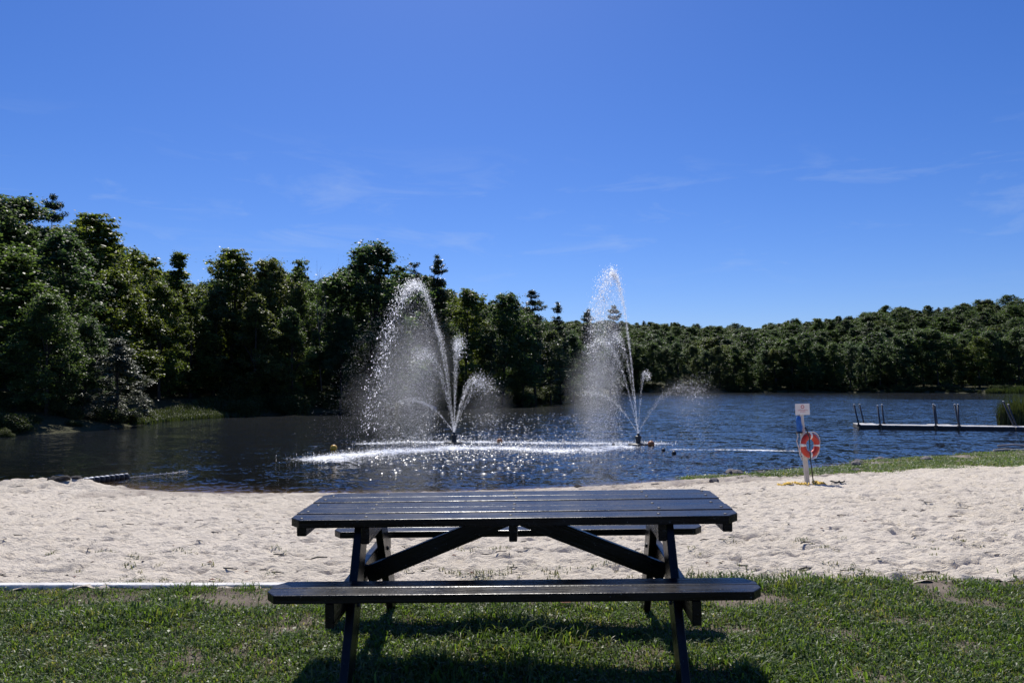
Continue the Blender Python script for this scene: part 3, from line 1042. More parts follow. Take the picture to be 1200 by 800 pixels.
WOOD = 'trees of the left shore wood'
wood = [
    # kind, variant, px, top, distance, width, leaf, name, label
    ('broad', 0, 18, 234, 56, 1.15, None, 'oak_tree', 'tall dark broadleaf tree whose crown tops the skyline at the left edge'),
    ('pine', 0, 65, 230, 60, 0.62, None, 'pine_tree', 'pine with spiky top beside the leftmost skyline crown'),
    ('broad', 1, 110, 254, 55, 1.0, 'leaf_light', 'broadleaf_tree', 'airy light-topped tree just right of the spiky pine'),
    ('broad', 2, 20, 300, 44, 1.2, None, 'broadleaf_tree', 'dark bushy tree at the left edge in front of the skyline crown'),
    ('broad', 3, 78, 276, 47, 1.1, None, 'broadleaf_tree', 'broad round tree below the spiky pine top'),
    ('broad', 4, -30, 262, 42, 1.2, None, 'broadleaf_tree', 'dark tree cut off by the left edge of the picture'),
    ('sparse', 0, 152, 287, 62, 0.9, 'leaf_light', 'broadleaf_tree', 'thin open-topped tree between light-topped tree and pointed tree'),
    ('point', 0, 200, 293, 62, 1.2, 'leaf_light', 'poplar_tree', 'slender pointed tree on the skyline above the grassy bank'),
    ('broad', 5, 135, 318, 50, 1.0, 'leaf_light', 'broadleaf_tree', 'dense tree behind the silvery willow'),
    ('broad', 0, 190, 335, 56, 0.8, 'leaf_light', 'maple_tree', 'bright-leaved tree standing over the grassy bank'),
    ('tall', 0, 225, 355, 60, 1.0, 'leaf_light', 'broadleaf_tree', 'lower tree to the right of the grassy bank tree'),
    ('broad', 1, 272, 294, 66, 0.92, 'leaf_light', 'broadleaf_tree', 'light green airy tree with ragged top left of the dark clump'),
    ('tall', 1, 252, 338, 63, 0.9, None, 'broadleaf_tree', 'narrow dark tree under the light ragged tree'),
    ('broad', 2, 325, 304, 66, 0.85, None, 'broadleaf_tree', 'dark round-topped tree left of the bare tree'),
    ('tall', 2, 359, 304, 68, 0.75, None, 'broadleaf_tree', 'narrow tall tree next to the bare tree'),
    ('tall', 0, 300, 345, 61, 1.0, None, 'broadleaf_tree', 'dark shore tree below the round-topped crown'),
    ('broad', 3, 432, 286, 69, 1.02, None, 'oak_tree', 'tallest broad dark tree in the middle of the left wood'),
    ('tall', 1, 398, 318, 70, 0.9, None, 'broadleaf_tree', 'dark tree right of the bare tree'),
    ('broad', 4, 345, 362, 63, 0.8, None, 'broadleaf_tree', 'low dark tree at the water below the narrow tree'),
    ('broad', 5, 400, 372, 66, 0.8, None, 'broadleaf_tree', 'low dark tree at the water below the tallest tree'),
    ('broad', 0, 462, 350, 70, 0.75, None, 'broadleaf_tree', 'dark tree directly behind the left fountain spray'),
    ('spruce', 0, 511, 299, 80, 0.85, None, 'spruce_tree', 'twin-topped dark conifer right of the left fountain crest'),
    ('pine', 1, 489, 308, 82, 0.8, None, 'pine_tree', 'dark conifer standing at the left fountain crest'),
    ('broad', 1, 546, 338, 82, 0.85, 'leaf_light', 'broadleaf_tree', 'brownish green tree right of the twin-topped conifer'),
    ('broad', 2, 590, 344, 86, 0.9, None, 'broadleaf_tree', 'round tree midway between the two fountains'),
    ('broad', 5, 522, 380, 76, 0.8, None, 'broadleaf_tree', 'dark tree behind the left fountain nozzle'),
    ('pine', 2, 627, 341, 92, 1.1, None, 'pine_tree', 'broad pine right of the round middle tree'),
    ('tall', 2, 575, 385, 82, 0.9, None, 'broadleaf_tree', 'lower shore tree in front of the round middle tree'),
    ('broad', 3, 612, 372, 88, 0.8, None, 'broadleaf_tree', 'lower leafy tree below the broad pine'),
    ('spruce', 1, 657, 355, 100, 0.9, None, 'spruce_tree', 'spiky dark conifer between broad pine and point'),
    ('broad', 4, 645, 388, 96, 0.85, None, 'broadleaf_tree', 'leafy tree near the tip of the wooded point'),
    ('pine', 0, 714, 359, 128, 1.0, None, 'pine_tree', 'lone pine with flat branches behind the right fountain'),
    ('spruce', 0, 688, 363, 118, 0.95, None, 'spruce_tree', 'dark conifer left of the lone flat-branched pine'),
    ('broad', 0, 672, 392, 110, 0.8, None, 'broadleaf_tree', 'low tree at the tip of the wooded point'),
    ('tall', 1, 700, 398, 124, 0.8, None, 'broadleaf_tree', 'small tree at the foot of the lone pine'),
    ('broad', 2, 60, 345, 40, 0.95, None, 'broadleaf_tree', 'dark low-hanging tree over the water at the far left'),
    ('broad', 5, 100, 372, 43, 0.8, None, 'broadleaf_tree', 'dark low tree left of the silvery willow'),
    ('tall', 0, 440, 395, 70, 1.0, None, 'broadleaf_tree', 'low dark tree left of the left fountain spray'),
]
for i, (kd, k, px, tp, d, w, lf, nm, lb) in enumerate(wood):
    place_tree(nm, kd, k, px, tp, d, lb, w * (1.26 if kd in ('broad', 'tall') else 1.0), lf, WOOD)

# silvery willow on the bank
place_tree('willow_tree', 'tall', 2, 140, 397, 42.5, 'silvery grey willow leaning over the water left of the grassy bank', 1.55, 'leaf_silver', WOOD)

# dead tree
p = at_d(381, 300, 68); g = float(terrain_z(np.array([p.x]), np.array([68]))[0])
dt = empty('dead_tree', (p.x, 68, g)); dt.scale = (0.62, 0.62, (p.z - g) / 14.0)
obj('trunk', with_mat(bare_tree(5, 15, 4), 'dead_bark'), None, dt)
tag(dt, 'bare grey dead tree among the green crowns', 'tree', WOOD)


# ---- geometry nodes scatter for what cannot be counted
def scatter(name, pts, rots, scl, pick, sources, label):
    coll = bpy.data.collections.new(name + '_source')
    for i, me in enumerate(sources):
        so = bpy.data.objects.new('%s_source_%02d' % (name, i), me); coll.objects.link(so)
    me = bpy.data.meshes.new(name)
    me.vertices.add(len(pts)); me.vertices.foreach_set('co', np.asarray(pts, np.float32).ravel())
    attr(me, 'rot', np.asarray(rots, np.float32), 'FLOAT_VECTOR')
    attr(me, 'scl', np.asarray(scl, np.float32), 'FLOAT_VECTOR')
    attr(me, 'pick', np.asarray(pick, np.int32), 'INT')
    o = obj(name, me)
    ng = bpy.data.node_groups.new(name, 'GeometryNodeTree')
    ng.interface.new_socket('Geometry', in_out='INPUT', socket_type='NodeSocketGeometry')
    ng.interface.new_socket('Geometry', in_out='OUTPUT', socket_type='NodeSocketGeometry')
    n = ng.nodes; l = ng.links
    gi = n.new('NodeGroupInput'); go = n.new('NodeGroupOutput')
    ci = n.new('GeometryNodeCollectionInfo'); ci.inputs['Collection'].default_value = coll
    ci.inputs['Separate Children'].default_value = True; ci.inputs['Reset Children'].default_value = True
    ip = n.new('GeometryNodeInstanceOnPoints'); ip.inputs['Pick Instance'].default_value = True

    def na(nm, ty):
        a = n.new('GeometryNodeInputNamedAttribute'); a.data_type = ty; a.inputs['Name'].default_value = nm
        return a.outputs['Attribute']
    e2r = n.new('FunctionNodeEulerToRotation')
    l.new(na('rot', 'FLOAT_VECTOR'), e2r.inputs[0])
    l.new(gi.outputs[0], ip.inputs['Points']); l.new(ci.outputs[0], ip.inputs['Instance'])
    l.new(na('pick', 'INT'), ip.inputs['Instance Index']); l.new(e2r.outputs[0], ip.inputs['Rotation'])
    l.new(na('scl', 'FLOAT_VECTOR'), ip.inputs['Scale'])
    l.new(ip.outputs[0], go.inputs[0])
    md = o.modifiers.new('scatter', 'NODES'); md.node_group = ng
    tag(o, label, None, None, 'stuff')
    return o


def joined(cr, tr):
    """crown and trunk in one mesh, for the mass of far trees"""
    bm = bmesh.new(); bm.from_mesh(cr)
    nf = len(bm.faces); bm.from_mesh(tr)
    bm.faces.ensure_lookup_table()
    for f in bm.faces[nf:]: f.material_index = 1
    me = bpy.data.meshes.new('wood_tree'); bm.to_mesh(me); bm.free()
    me.materials.append(cr.materials[0]); me.materials.append(M['bark'])
    return me


FARSRC = [broadleaf(400 + i, 14, (9.5, 8.0, 11.0, 7.5, 6.5)[i], 0.06, 17000, 0.16, (84, 66, 100, 60, 60)[i], 0, 0.1 + 0.1 * (i % 3)) for i in range(5)] + [broadleaf(410, 14, 5.5, 0.06, 12000, 0.15, 50, 1.0, 0.1)]
for cr, tr in FARSRC: with_mat(cr, 'leaf_far'); with_mat(tr, 'bark')
FAR = [joined(*t) for t in FARSRC + [SPRUCE[0]]]

# front row of the far shore: single trees
row = []
fx = 728
ORD = [w + x for w in ('', ) for x in 'first second third fourth fifth sixth seventh eighth ninth tenth eleventh twelfth thirteenth fourteenth fifteenth sixteenth seventeenth eighteenth nineteenth twentieth'.split()] + ['twenty-' + x for x in 'first second third fourth fifth sixth seventh eighth ninth'.split()] + ['thirtieth'] + ['thirty-' + x for x in 'first second third fourth fifth sixth seventh eighth ninth'.split()]
i = 0
while fx < 1215:
    d = 212.5 + random.random() * 5
    tp = np.interp(fx, [720, 860, 960, 1100, 1200], [402, 404, 398, 392, 388]) + random.uniform(-6, 9)
    row.append((fx, tp, d)); fx += random.uniform(13, 20); i += 1
for i, (fx, tp, d) in enumerate(row):
    if i == min(range(len(row)), key=lambda q: abs(row[q][0] - 1150)):
        place_tree('broadleaf_tree', 'broad', i, fx, tp + 6, 213, 'pale green tree standing forward on the far right shore', 1.15, 'leaf_light', 'trees along the far shore')
    else:
        kd = 'broad' if i % 4 else 'tall'
        place_tree('broadleaf_tree', kd, i, fx, tp, d, '%s dark tree from the left in the front row across the lake' % ORD[i], 1.15 if kd == 'broad' else 1.4, None, 'trees along the far shore')

# wooded hills behind
n = 7600
hx = RNG.uniform(-480, 560, n); hy = RNG.uniform(219, 690, n)
u = hx / hy
ok = (np.abs(u) < 0.95) & (lake_sdf(hx, hy) > 8)
hx, hy = hx[ok], hy[ok]
hz = terrain_z(hx, hy)
sc = np.clip(RNG.normal(0.90, 0.16, len(hx)), 0.5, 1.2)
wd = sc * RNG.uniform(1.1, 1.75, len(hx))
pk = RNG.choice(7, len(hx), p=[.19, .19, .19, .19, .13, .05, .06])
scatter('far_wood', np.stack([hx, hy, hz - 0.3], 1), np.stack([0 * hx, 0 * hx, RNG.random(len(hx)) * 6.28], 1), np.stack([wd, wd, sc], 1), pk, FAR, 'dense green wood covering the hills beyond the lake')

# the wood behind the named trees of the left shore
n = 2200
hx = RNG.uniform(-150, 18, n); hy = RNG.uniform(42, 215, n)
s = lake_sdf(hx, hy)
topz = terrain_z(hx, hy)
u = hx / hy
sky_py = np.interp(600 + FPX * u, [-400, 0, 45, 130, 160, 215, 240, 258, 300, 345, 380, 400, 470, 500, 560, 640, 690, 720, 760], [230, 244, 256, 276, 302, 326, 330, 312, 312, 314, 322, 308, 306, 318, 350, 354, 374, 395, 410])
zmax = CAM_Z + hy * (450 - sky_py - 3) / FPX
Hc = np.minimum(zmax - topz, 14.5)
ok = (s > 10) & (Hc > 5.5) & ~((np.abs(hx + 8) < 30) & (hy < 58))
hx, hy, topz, Hc = hx[ok], hy[ok], topz[ok], Hc[ok]
sc = Hc / 14 * RNG.uniform(0.86, 1.0, len(hx)); wd = np.maximum(sc, 0.6) * RNG.uniform(0.9, 1.15, len(hx))
scatter('left_wood', np.stack([hx, hy, topz - 0.2], 1), np.stack([0 * hx, 0 * hx, RNG.random(len(hx)) * 6.28], 1), np.stack([wd, wd, sc], 1), RNG.choice(7, len(hx), p=[.19, .19, .19, .19, .14, .04, .06]), FAR, 'dark wood behind the shore trees at the left')

# shrubs along the left shore and the far shore: undergrowth
pts = []
for (ax, ay), (bx, by) in zip(left_shore, left_shore[1:]):
    L = math.hypot(bx - ax, by - ay)
    for q in range(int(L / 0.55)):
        t = random.random()
        pts.append((ax + (bx - ax) * t, ay + (by - ay) * t))
pts = np.array(pts)
pts = np.repeat(pts, 2, 0) + np.stack([RNG.normal(0, 1.2, len(pts) * 2), RNG.uniform(-0.5, 8, len(pts) * 2)], 1)
s = lake_sdf(pts[:, 0], pts[:, 1])
bank = [at_z(268, 488), at_z(180, 494)]
pxs = 600 + FPX * pts[:, 0] / pts[:, 1]
ok = (s > 0.25) & ~((pxs > 172) & (pxs < 276) & (s < 7.0)) & (RNG.random(len(s)) < 0.75)
pts = pts[ok]
fs = far_shore
pf = np.stack([RNG.uniform(20, 170, 420), np.zeros(420)], 1)
pf[:, 1] = np.interp(pf[:, 0], [a for a, b in fs][::-1], [b for a, b in fs][::-1]) + RNG.uniform(0.6, 7, 420)
allp = np.concatenate([pts, pf])
hz = terrain_z(allp[:, 0], allp[:, 1])
sc = RNG.uniform(0.35, 0.95, len(allp)); sc[len(pts):] *= 0.8
sc[:len(pts)] *= np.where(600 + FPX * pts[:, 0] / pts[:, 1] < 175, 0.6, 1.0)
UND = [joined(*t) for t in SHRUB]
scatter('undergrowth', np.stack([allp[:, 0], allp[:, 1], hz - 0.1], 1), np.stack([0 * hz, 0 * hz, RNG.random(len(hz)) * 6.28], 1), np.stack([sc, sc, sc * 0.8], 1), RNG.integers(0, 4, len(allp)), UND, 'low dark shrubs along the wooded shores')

# ------------------------------------------------------------------ grass


def tuft(seed, n=34, spread=0.055, h=0.05, w=0.0036, flat=0.9, leafy=0.25):
    rng = np.random.default_rng(seed)
    V = []; F = []; T = []
    for i in range(n):
        b = np.array([rng.normal() * spread, rng.normal() * spread, -0.006])
        a = rng.random() * 6.283; d = np.array([math.cos(a), math.sin(a), 0]); s = np.array([-d[1], d[0], 0])
        tt = np.clip(0.5 + 0.28 * rng.normal(), 0, 1)
        if rng.random() < leafy:
            # a small broad clover-like leaf on the turf
            hz_ = h * (0.25 + 0.5 * rng.random()); r = 0.006 + 0.006 * rng.random()
            c = b + np.array([0, 0, hz_]); tl = np.array([rng.normal() * 0.35, rng.normal() * 0.35, 1.0])
            k0 = len(V)
            V += [c - d * r, c + s * r * 0.75 + np.array([0, 0, r * tl[0] * 0.5]), c + d * r + np.array([0, 0, r * tl[1] * 0.6]), c - s * r * 0.75 - np.array([0, 0, r * tl[0] * 0.5])]
            F.append((k0, k0 + 1, k0 + 2, k0 + 3)); T += [tt] * 4
            continue
        hh = h * (0.5 + 0.9 * rng.random()); out = hh * flat * (0.25 + rng.random())
        ww = w * (0.7 + 0.8 * rng.random())
        p1 = b + d * out * 0.35 + np.array([0, 0, hh * 0.65]); p2 = b + d * out + np.array([0, 0, hh * (0.95 - 0.3 * rng.random())])
        k0 = len(V)
        V += [b - s * ww, b + s * ww, p1 + s * ww * 0.8, p1 - s * ww * 0.8, p2 + s * ww * 0.12, p2 - s * ww * 0.12]
        F += [(k0, k0 + 1, k0 + 2, k0 + 3), (k0 + 3, k0 + 2, k0 + 4, k0 + 5)]; T += [tt] * 6
    me = mesh_np('grass_tuft', np.array(V), np.array(F))
    attr(me, 'tint', T)
    me.materials.append(M['grass'])
    return me


TUFTS = [tuft(300 + i, 34, 0.05, 0.026 + 0.005 * (i % 4), 0.0032, 0.9, 0.08 + 0.05 * (i % 3)) for i in range(10)] + [tuft(320 + i, 40, 0.05, 0.060, 0.0034, 0.8, 0.05) for i in range(3)]
n = 34000
gx = RNG.uniform(-7.0, 7.0, n); gy = RNG.uniform(1.6, 5.5, n)
# fewer far out to the sides
ok = (RNG.random(n) < np.clip(1.25 - (np.abs(gx) - 4.2) * 0.3, 0.35, 1)) & (gy < border_y(gx) - 0.055 + np.where(gx > 0.9, 0.10 * RNG.random(n), 0))
ok &= RNG.random(n) > np.clip(bareness(gx, gy) * 1.9 - 0.12, 0, 0.97)
gx, gy = gx[ok], gy[ok]
gz = lawn_z(gx, gy) + 0.010 * fbm(gx * 4, gy * 4, 8, 3)
lush = fbm(gx * 1.3 + 3, gy * 1.3, 91, 3)
longg = (lush > 0.28) & (RNG.random(len(gx)) < 0.30)
pk = np.where(longg, RNG.integers(10, 13, len(gx)), RNG.integers(0, 10, len(gx)))
sc = RNG.uniform(0.7, 1.2, len(gx)) * (1 + 0.25 * lush) * np.where((gx < 0.9) & (border_y(gx) - gy < 0.3), 0.7, 1.0)
scatter('lawn_grass', np.stack([gx, gy, gz], 1), np.stack([RNG.normal(0, .12, len(gx)), RNG.normal(0, .12, len(gx)), RNG.random(len(gx)) * 6.28], 1), np.stack([sc, sc, sc], 1), pk, TUFTS, 'short worn grass and clover on the lawn')

# grass on the bank at the right, between sand and water
WEEDT = [tuft(340 + i, 30, 0.09, 0.05, 0.005, 0.9, 0.1) for i in range(4)]
n = 5000
gx = RNG.uniform(4.5, 24, n)
sh = shore_y(gx)
gy = sh - 0.12 - RNG.random(n) * turf_depth(gx)
ok = (fbm(gx * 0.9, gy * 1.5, 97, 3) > -0.2)
gx, gy = gx[ok], gy[ok]
gz = sand_z(gx, gy)
sc = RNG.uniform(0.7, 1.4, len(gx))
scatter('bank_grass', np.stack([gx, gy, gz], 1), np.stack([0 * gx, 0 * gx, RNG.random(len(gx)) * 6.28], 1), np.stack([sc * 1.3, sc * 1.3, sc * 0.8], 1), RNG.integers(0, 4, len(gx)), WEEDT, 'mown grass strip between the sand and the water at the right')

# grass on the bank below the left wood
lp = [at_z(185, 495), at_z(230, 491), at_z(268, 488.5)]
n = 2600
gx = RNG.uniform(lp[0].x - 2, lp[2].x + 1.0, n); gy = RNG.uniform(44, 64, n)
s = lake_sdf(gx, gy)
ok = (s > 0.15) & (s < 6.5)
gx, gy = gx[ok], gy[ok]; gz = terrain_z(gx, gy)
BANKT = [tuft(360 + i, 40, 0.30, 0.24, 0.014, 0.8, 0.15) for i in range(4)]
for m_ in BANKT: m_.materials.clear(); m_.materials.append(M['reed'])
sc = RNG.uniform(0.6, 1.4, len(gx))
scatter('shore_grass', np.stack([gx, gy, gz], 1), np.stack([0 * gx, 0 * gx, RNG.random(len(gx)) * 6.28], 1), np.stack([sc, sc, sc], 1), RNG.integers(0, 4, len(gx)), BANKT, 'rough light green grass on the bank below the left wood')

# sparse weeds on the sand near the lawn
n = 900
gx = RNG.uniform(-6, 6.5, n); gy = border_y(gx) + RNG.exponential(0.33, n) + 0.06
ok = (fbm(gx * 1.4, gy * 2.5, 99, 3) > 0.02)
gx, gy = gx[ok], gy[ok]
ex = [at_z(a, b, 0.7) for a, b in ((540, 658), (590, 660), (820, 668), (735, 672), (445, 668), (980, 645), (860, 650), (1120, 655), (1165, 640), (945, 652), (120, 662), (160, 672), (60, 668), (330, 655), (310, 668), (200, 662), (960, 664), (1090, 668))]
for p in ex:
    for q in range(5):
        gx = np.append(gx, p.x + random.gauss(0, 0.10)); gy = np.append(gy, p.y + random.gauss(0, 0.10))
gz = sand_z(gx, gy)
SANDW = [tuft(380 + i, 16, 0.035, 0.035, 0.003, 1.2, 0.5) for i in range(4)]
for m_ in SANDW: m_.materials.clear(); m_.materials.append(M['weed'])
sc = RNG.uniform(0.5, 1.2, len(gx))
scatter('beach_weeds', np.stack([gx, gy, gz], 1), np.stack([0 * gx, 0 * gx, RNG.random(len(gx)) * 6.28], 1), np.stack([sc, sc, sc], 1), RNG.integers(0, 4, len(gx)), SANDW, 'sparse weeds poking through the sand beside the lawn')

# twigs, bark crumbs and bits of dry leaf lying on the sand
n = 420
lr = np.random.default_rng(140)
d_ = 5.6 + 10.5 * lr.random(n) ** 1.3
gx = lr.uniform(-0.85, 0.85, n) * d_; gy = d_
ok = gy < shore_y(gx) - 0.2
gx, gy = gx[ok], gy[ok]
gz = sand_z(gx, gy)
TW = []
for i in range(5):
    bm = bmesh.new()
    if i < 3:
        tube_bm(bm, [(-0.05, 0, 0.006), (-0.01, 0.008 * (i - 1), 0.012), (0.05, 0.004, 0.007)], [0.004, 0.005, 0.003], 5)
        if i == 1: tube_bm(bm, [(0, 0, 0.01), (0.02, 0.025, 0.014)], [0.003, 0.002], 4)
    else:
        vs = [bm.verts.new(q) for q in ((-0.02, 0, 0.004), (0.0, 0.014, 0.012), (0.024, 0.004, 0.006), (0.002, -0.013, 0.010))]
        bm.faces.new(vs); bmesh.ops.solidify(bm, geom=list(bm.faces), thickness=0.003)
    TW.append(with_mat(bm_mesh('twig', bm), 'debris' if i < 4 else 'dry_leaf'))
sc = lr.uniform(0.5, 1.5, len(gx)); th = lr.normal(size=len(gx)) * 0.5
scatter('beach_litter', np.stack([gx, gy, gz], 1), np.stack([0 * gx, 0 * gx, th], 1), np.stack([sc, sc, sc], 1), lr.integers(0, 5, len(gx)), TW, 'twigs and leaf crumbs scattered over the sand')

# ------------------------------------------------------------------ reeds


def reed_clump(seed, n, w, h, name, loc, label, lw=0.018):
    rng = np.random.default_rng(seed)
    V = []; F = []; T = []
    for i in range(n):
        a = rng.random() * 6.283; r = w * math.sqrt(rng.random())
        b = np.array([r * math.cos(a), r * math.sin(a) * 0.8, -0.25])
        hh = h * (0.6 + 0.45 * rng.random()) * (1 - 0.3 * (r / w) ** 2)
        a2 = a + rng.normal() * 0.8; d = np.array([math.cos(a2), math.sin(a2), 0]); s_ = np.array([-d[1], d[0], 0])
        out = hh * 0.28 * rng.random()
        p1 = b + d * out * 0.3 + np.array([0, 0, hh * 0.6]); p2 = b + d * out + np.array([0, 0, hh])
        k0 = len(V); tt = np.clip(0.5 + 0.25 * rng.normal(), 0, 1)
        V += [b - s_ * lw, b + s_ * lw, p1 + s_ * lw * 0.8, p1 - s_ * lw * 0.8, p2 + s_ * 0.003, p2 - s_ * 0.003]
        F += [(k0, k0 + 1, k0 + 2, k0 + 3), (k0 + 3, k0 + 2, k0 + 4, k0 + 5)]; T += [tt] * 6
    me = mesh_np(name, np.array(V), np.array(F)); attr(me, 'tint', T)
    o = obj(name, me, 'reed', None, loc)
    tag(o, label, 'reeds')
    return o


p = at_z(1206, 499)
reed_clump(1, 1600, 1.25, 2.15, 'reed_clump', (p.x + 0.35, p.y + 1.2, 0), 'tall green reed clump beside the dock at the right edge')
for px, py, w, h, lb in ((1166, 460.9, 2.2, 2.0, 'low tuft of reeds on the far shore left of the wider reed bed'), (1194, 461.0, 3.6, 2.6, 'wide reed bed on the far shore at the right edge')):
    p = at_z(px, py)
    reed_clump(int(px), 900, w, h, 'reed_clump', (p.x, p.y, 0), lb, 0.05)

# ------------------------------------------------------------------ fountains


def drops_mesh(name, P, size, stretch=None, rng=RNG):
    """small drops, drawn out along their velocity vectors (stretch)"""
    n = len(P); size = np.broadcast_to(np.asarray(size, float), (n,))
    ax = np.zeros((n, 3, 3))
    if stretch is None: stretch = rng.normal(size=(n, 3))
    t = stretch / (np.linalg.norm(stretch, axis=1)[:, None] + 1e-9)
    q = rng.normal(size=(n, 3)); q -= t * (q * t).sum(1)[:, None]; q /= np.linalg.norm(q, axis=1)[:, None]
    b = np.cross(t, q)
    s = size[:, None]
    v = np.stack([P + t * s * 1.6, P + q * s + b * s * 0.3, P - t * s * 1.6, P - q * s + b * s * 0.3], 1).reshape(-1, 3)
    f = np.arange(n * 4).reshape(-1, 4)
    me = mesh_np(name, v, f)
    me.materials.append(M['spray'])
    return me


G = 9.81


def jet(parent, h, dx, dy, n, size, spread, z0=0.42, wind=-0.25, tmax=1.0, skew=1.0, seed=0, name='water_jet'):
    """a jet rising to height h with its crest dx, dy from the nozzle; drops follow the arc and drift with the wind"""
    rng = np.random.default_rng(seed)
    vz = math.sqrt(2 * G * h); ta = vz / G
    T = 2 * ta * tmax
    t = T * rng.random(n) ** skew
    vx, vy = dx / ta, dy / ta
    sp = spread * (0.16 + (t / ta) ** 1.3)
    x = vx * t + 0.5 * wind * t * t + rng.normal(size=n) * sp
    y = vy * t + rng.normal(size=n) * sp * 1.3
    z = z0 + vz * t - 0.5 * G * t * t + rng.normal(size=n) * sp * 1.2
    ok = z > 0.02
    vel = np.stack([vx + wind * t, np.full(n, vy), vz - G * t], 1)[ok]
    s = size * np.exp(rng.normal(size=n) * 0.45) * (0.55 + 0.6 * np.minimum(t / ta, 1.5))
    o = obj(name, drops_mesh(name, np.stack([x, y, z], 1)[ok], s[ok], vel, rng), None, parent)
    o['kind'] = 'stuff'
    return o


def veil(parent, h, dx, n, size, tb0, tb1, wind, vt, dy=0.0, seed=0, widen=0.3, z0=0.42):
    """fine drops that leave the arc between tb0 and tb1 (in crest times) and sink, blown aside"""
    rng = np.random.default_rng(seed)
    vz = math.sqrt(2 * G * h); ta = vz / G
    tb = ta * (tb0 + (tb1 - tb0) * rng.random(n))
    x = dx / ta * tb; z = z0 + vz * tb - 0.5 * G * tb * tb
    fall = rng.random(n) ** 0.8
    term = vt * np.exp(rng.normal(size=n) * 0.3)
    zz = z * (1 - fall) + 0.03
    tf = (z - zz) / term
    x = x + wind * tf * (0.35 + 0.5 * rng.random(n)) + rng.normal(size=n) * widen * (0.25 + 0.5 * fall)
    y = dy / ta * tb + rng.normal(size=n) * (0.35 + 0.5 * fall)
    s = size * np.exp(rng.normal(size=n) * 0.4)
    o = obj('spray_veil', drops_mesh('spray_veil', np.stack([x, y, zz], 1), s, None, rng), None, parent)
    o['kind'] = 'stuff'
    return o


def fountain(px, py, label):
    p = at_z(px, py)
    root = empty('fountain', (p.x, p.y, 0))
    tag(root, label, 'fountain', 'floating fountains')
    bm = bmesh.new(); lathe_bm(bm, [(0.10, -0.5), (0.10, 0.24), (0.13, 0.25), (0.13, 0.34), (0.07, 0.38), (0.05, 0.45)], 14)
    obj('nozzle', bm_mesh('nozzle', bm), 'nozzle_dark', root)
    bm = bmesh.new(); lathe_bm(bm, [(0.36, -0.08), (0.42, -0.02), (0.40, 0.04), (0.22, 0.07)], 18)
    obj('float_collar', bm_mesh('float_collar', bm, True), 'nozzle_dark', root)
    return root, 870.0 / p.y


fl, k = fountain(532, 519, 'left fountain with its highest jet arching to the left')
m = 1 / k
jet(fl, 187 * m - 0.42, -46 * m, 0.4, 4875, 0.0056, 0.09, wind=-0.05, tmax=0.66, skew=0.9, seed=1)
jet(fl, 187 * m - 0.42, -47 * m, 0.0, 2990, 0.0075, 0.09, wind=-0.10, tmax=1.0, skew=0.55, seed=2)
jet(fl, 106 * m - 0.42, -34 * m, 0.7, 3315, 0.0051, 0.12, wind=-0.3, tmax=0.68, skew=1.3, seed=3)
jet(fl, 119 * m - 0.42, 5 * m, 0.1, 2762, 0.0051, 0.11, wind=0.0, tmax=0.68, skew=1.2, seed=4)
jet(fl, 116 * m - 0.42, 3 * m, -0.4, 1933, 0.0045, 0.08, wind=0.0, tmax=0.68, skew=1.3, seed=14)
jet(fl, 75 * m - 0.42, 26 * m, -0.3, 2762, 0.0051, 0.10, wind=0.0, tmax=0.68, skew=1.35, seed=5)
jet(fl, 68 * m - 0.42, 33 * m, 0.6, 2486, 0.0045, 0.13, wind=0.1, tmax=0.68, skew=1.35, seed=6)
jet(fl, 50 * m - 0.42, -52 * m, 0.5, 1436, 0.0045, 0.05, wind=0, tmax=0.66, skew=1.2, seed=7)
jet(fl, 135 * m - 0.42, -20 * m, -0.6, 1933, 0.0045, 0.07, wind=-0.2, tmax=0.42, seed=8)
veil(fl, 184 * m - 0.42, -48 * m, 25410, 0.0041, 0.45, 1.75, -0.12, 2.8, seed=9, widen=0.22)
veil(fl, 106 * m - 0.42, -34 * m, 10285, 0.0037, 0.6, 1.6, -0.2, 1.8, seed=10)
veil(fl, 62 * m - 0.42, 36 * m, 2178, 0.0037, 0.7, 1.4, 0.25, 1.6, seed=11)
veil(fl, 150 * m, -75 * m, 7260, 0.0029, 0.8, 1.5, -0.4, 1.2, seed=12, widen=0.7)

fr, k = fountain(748, 521, 'right fountain with a tall narrow jet against the sky')
m = 1 / k
jet(fr, 202 * m - 0.42, -28 * m, 0.2, 3575, 0.0061, 0.05, wind=-0.0, tmax=0.52, skew=0.9, seed=21)
jet(fr, 201 * m - 0.42, -28 * m, 0.2, 4225, 0.0061, 0.12, wind=-0.05, tmax=0.80, skew=0.5, seed=22)
jet(fr, 122 * m - 0.42, -40 * m, 0.5, 2210, 0.0051, 0.08, wind=-0.1, tmax=0.68, skew=1.2, seed=23)
jet(fr, 126 * m - 0.42, -26 * m, -0.4, 2210, 0.0051, 0.08, wind=-0.1, tmax=0.68, skew=1.2, seed=24)
jet(fr, 84 * m - 0.42, 10 * m, 0.3, 1160, 0.0045, 0.05, wind=0.1, tmax=0.68, skew=1.2, seed=25)
jet(fr, 66 * m - 0.42, 52 * m, 0.2, 3038, 0.0034, 0.11, wind=0.3, tmax=0.7, skew=1.2, seed=26)
jet(fr, 60 * m - 0.42, -52 * m, 0.2, 1436, 0.0040, 0.05, wind=0, tmax=0.62, skew=1.2, seed=27)
veil(fr, 200 * m - 0.42, -27 * m, 5940, 0.0044, 0.80, 1.10, -0.10, 6.0, seed=28, widen=0.22)
veil(fr, 175 * m - 0.42, -44 * m, 23760, 0.0037, 0.75, 1.25, -0.15, 2.6, seed=31, widen=0.42)
veil(fr, 122 * m - 0.42, -40 * m, 7920, 0.0037, 0.5, 1.4, -0.2, 1.8, seed=29)
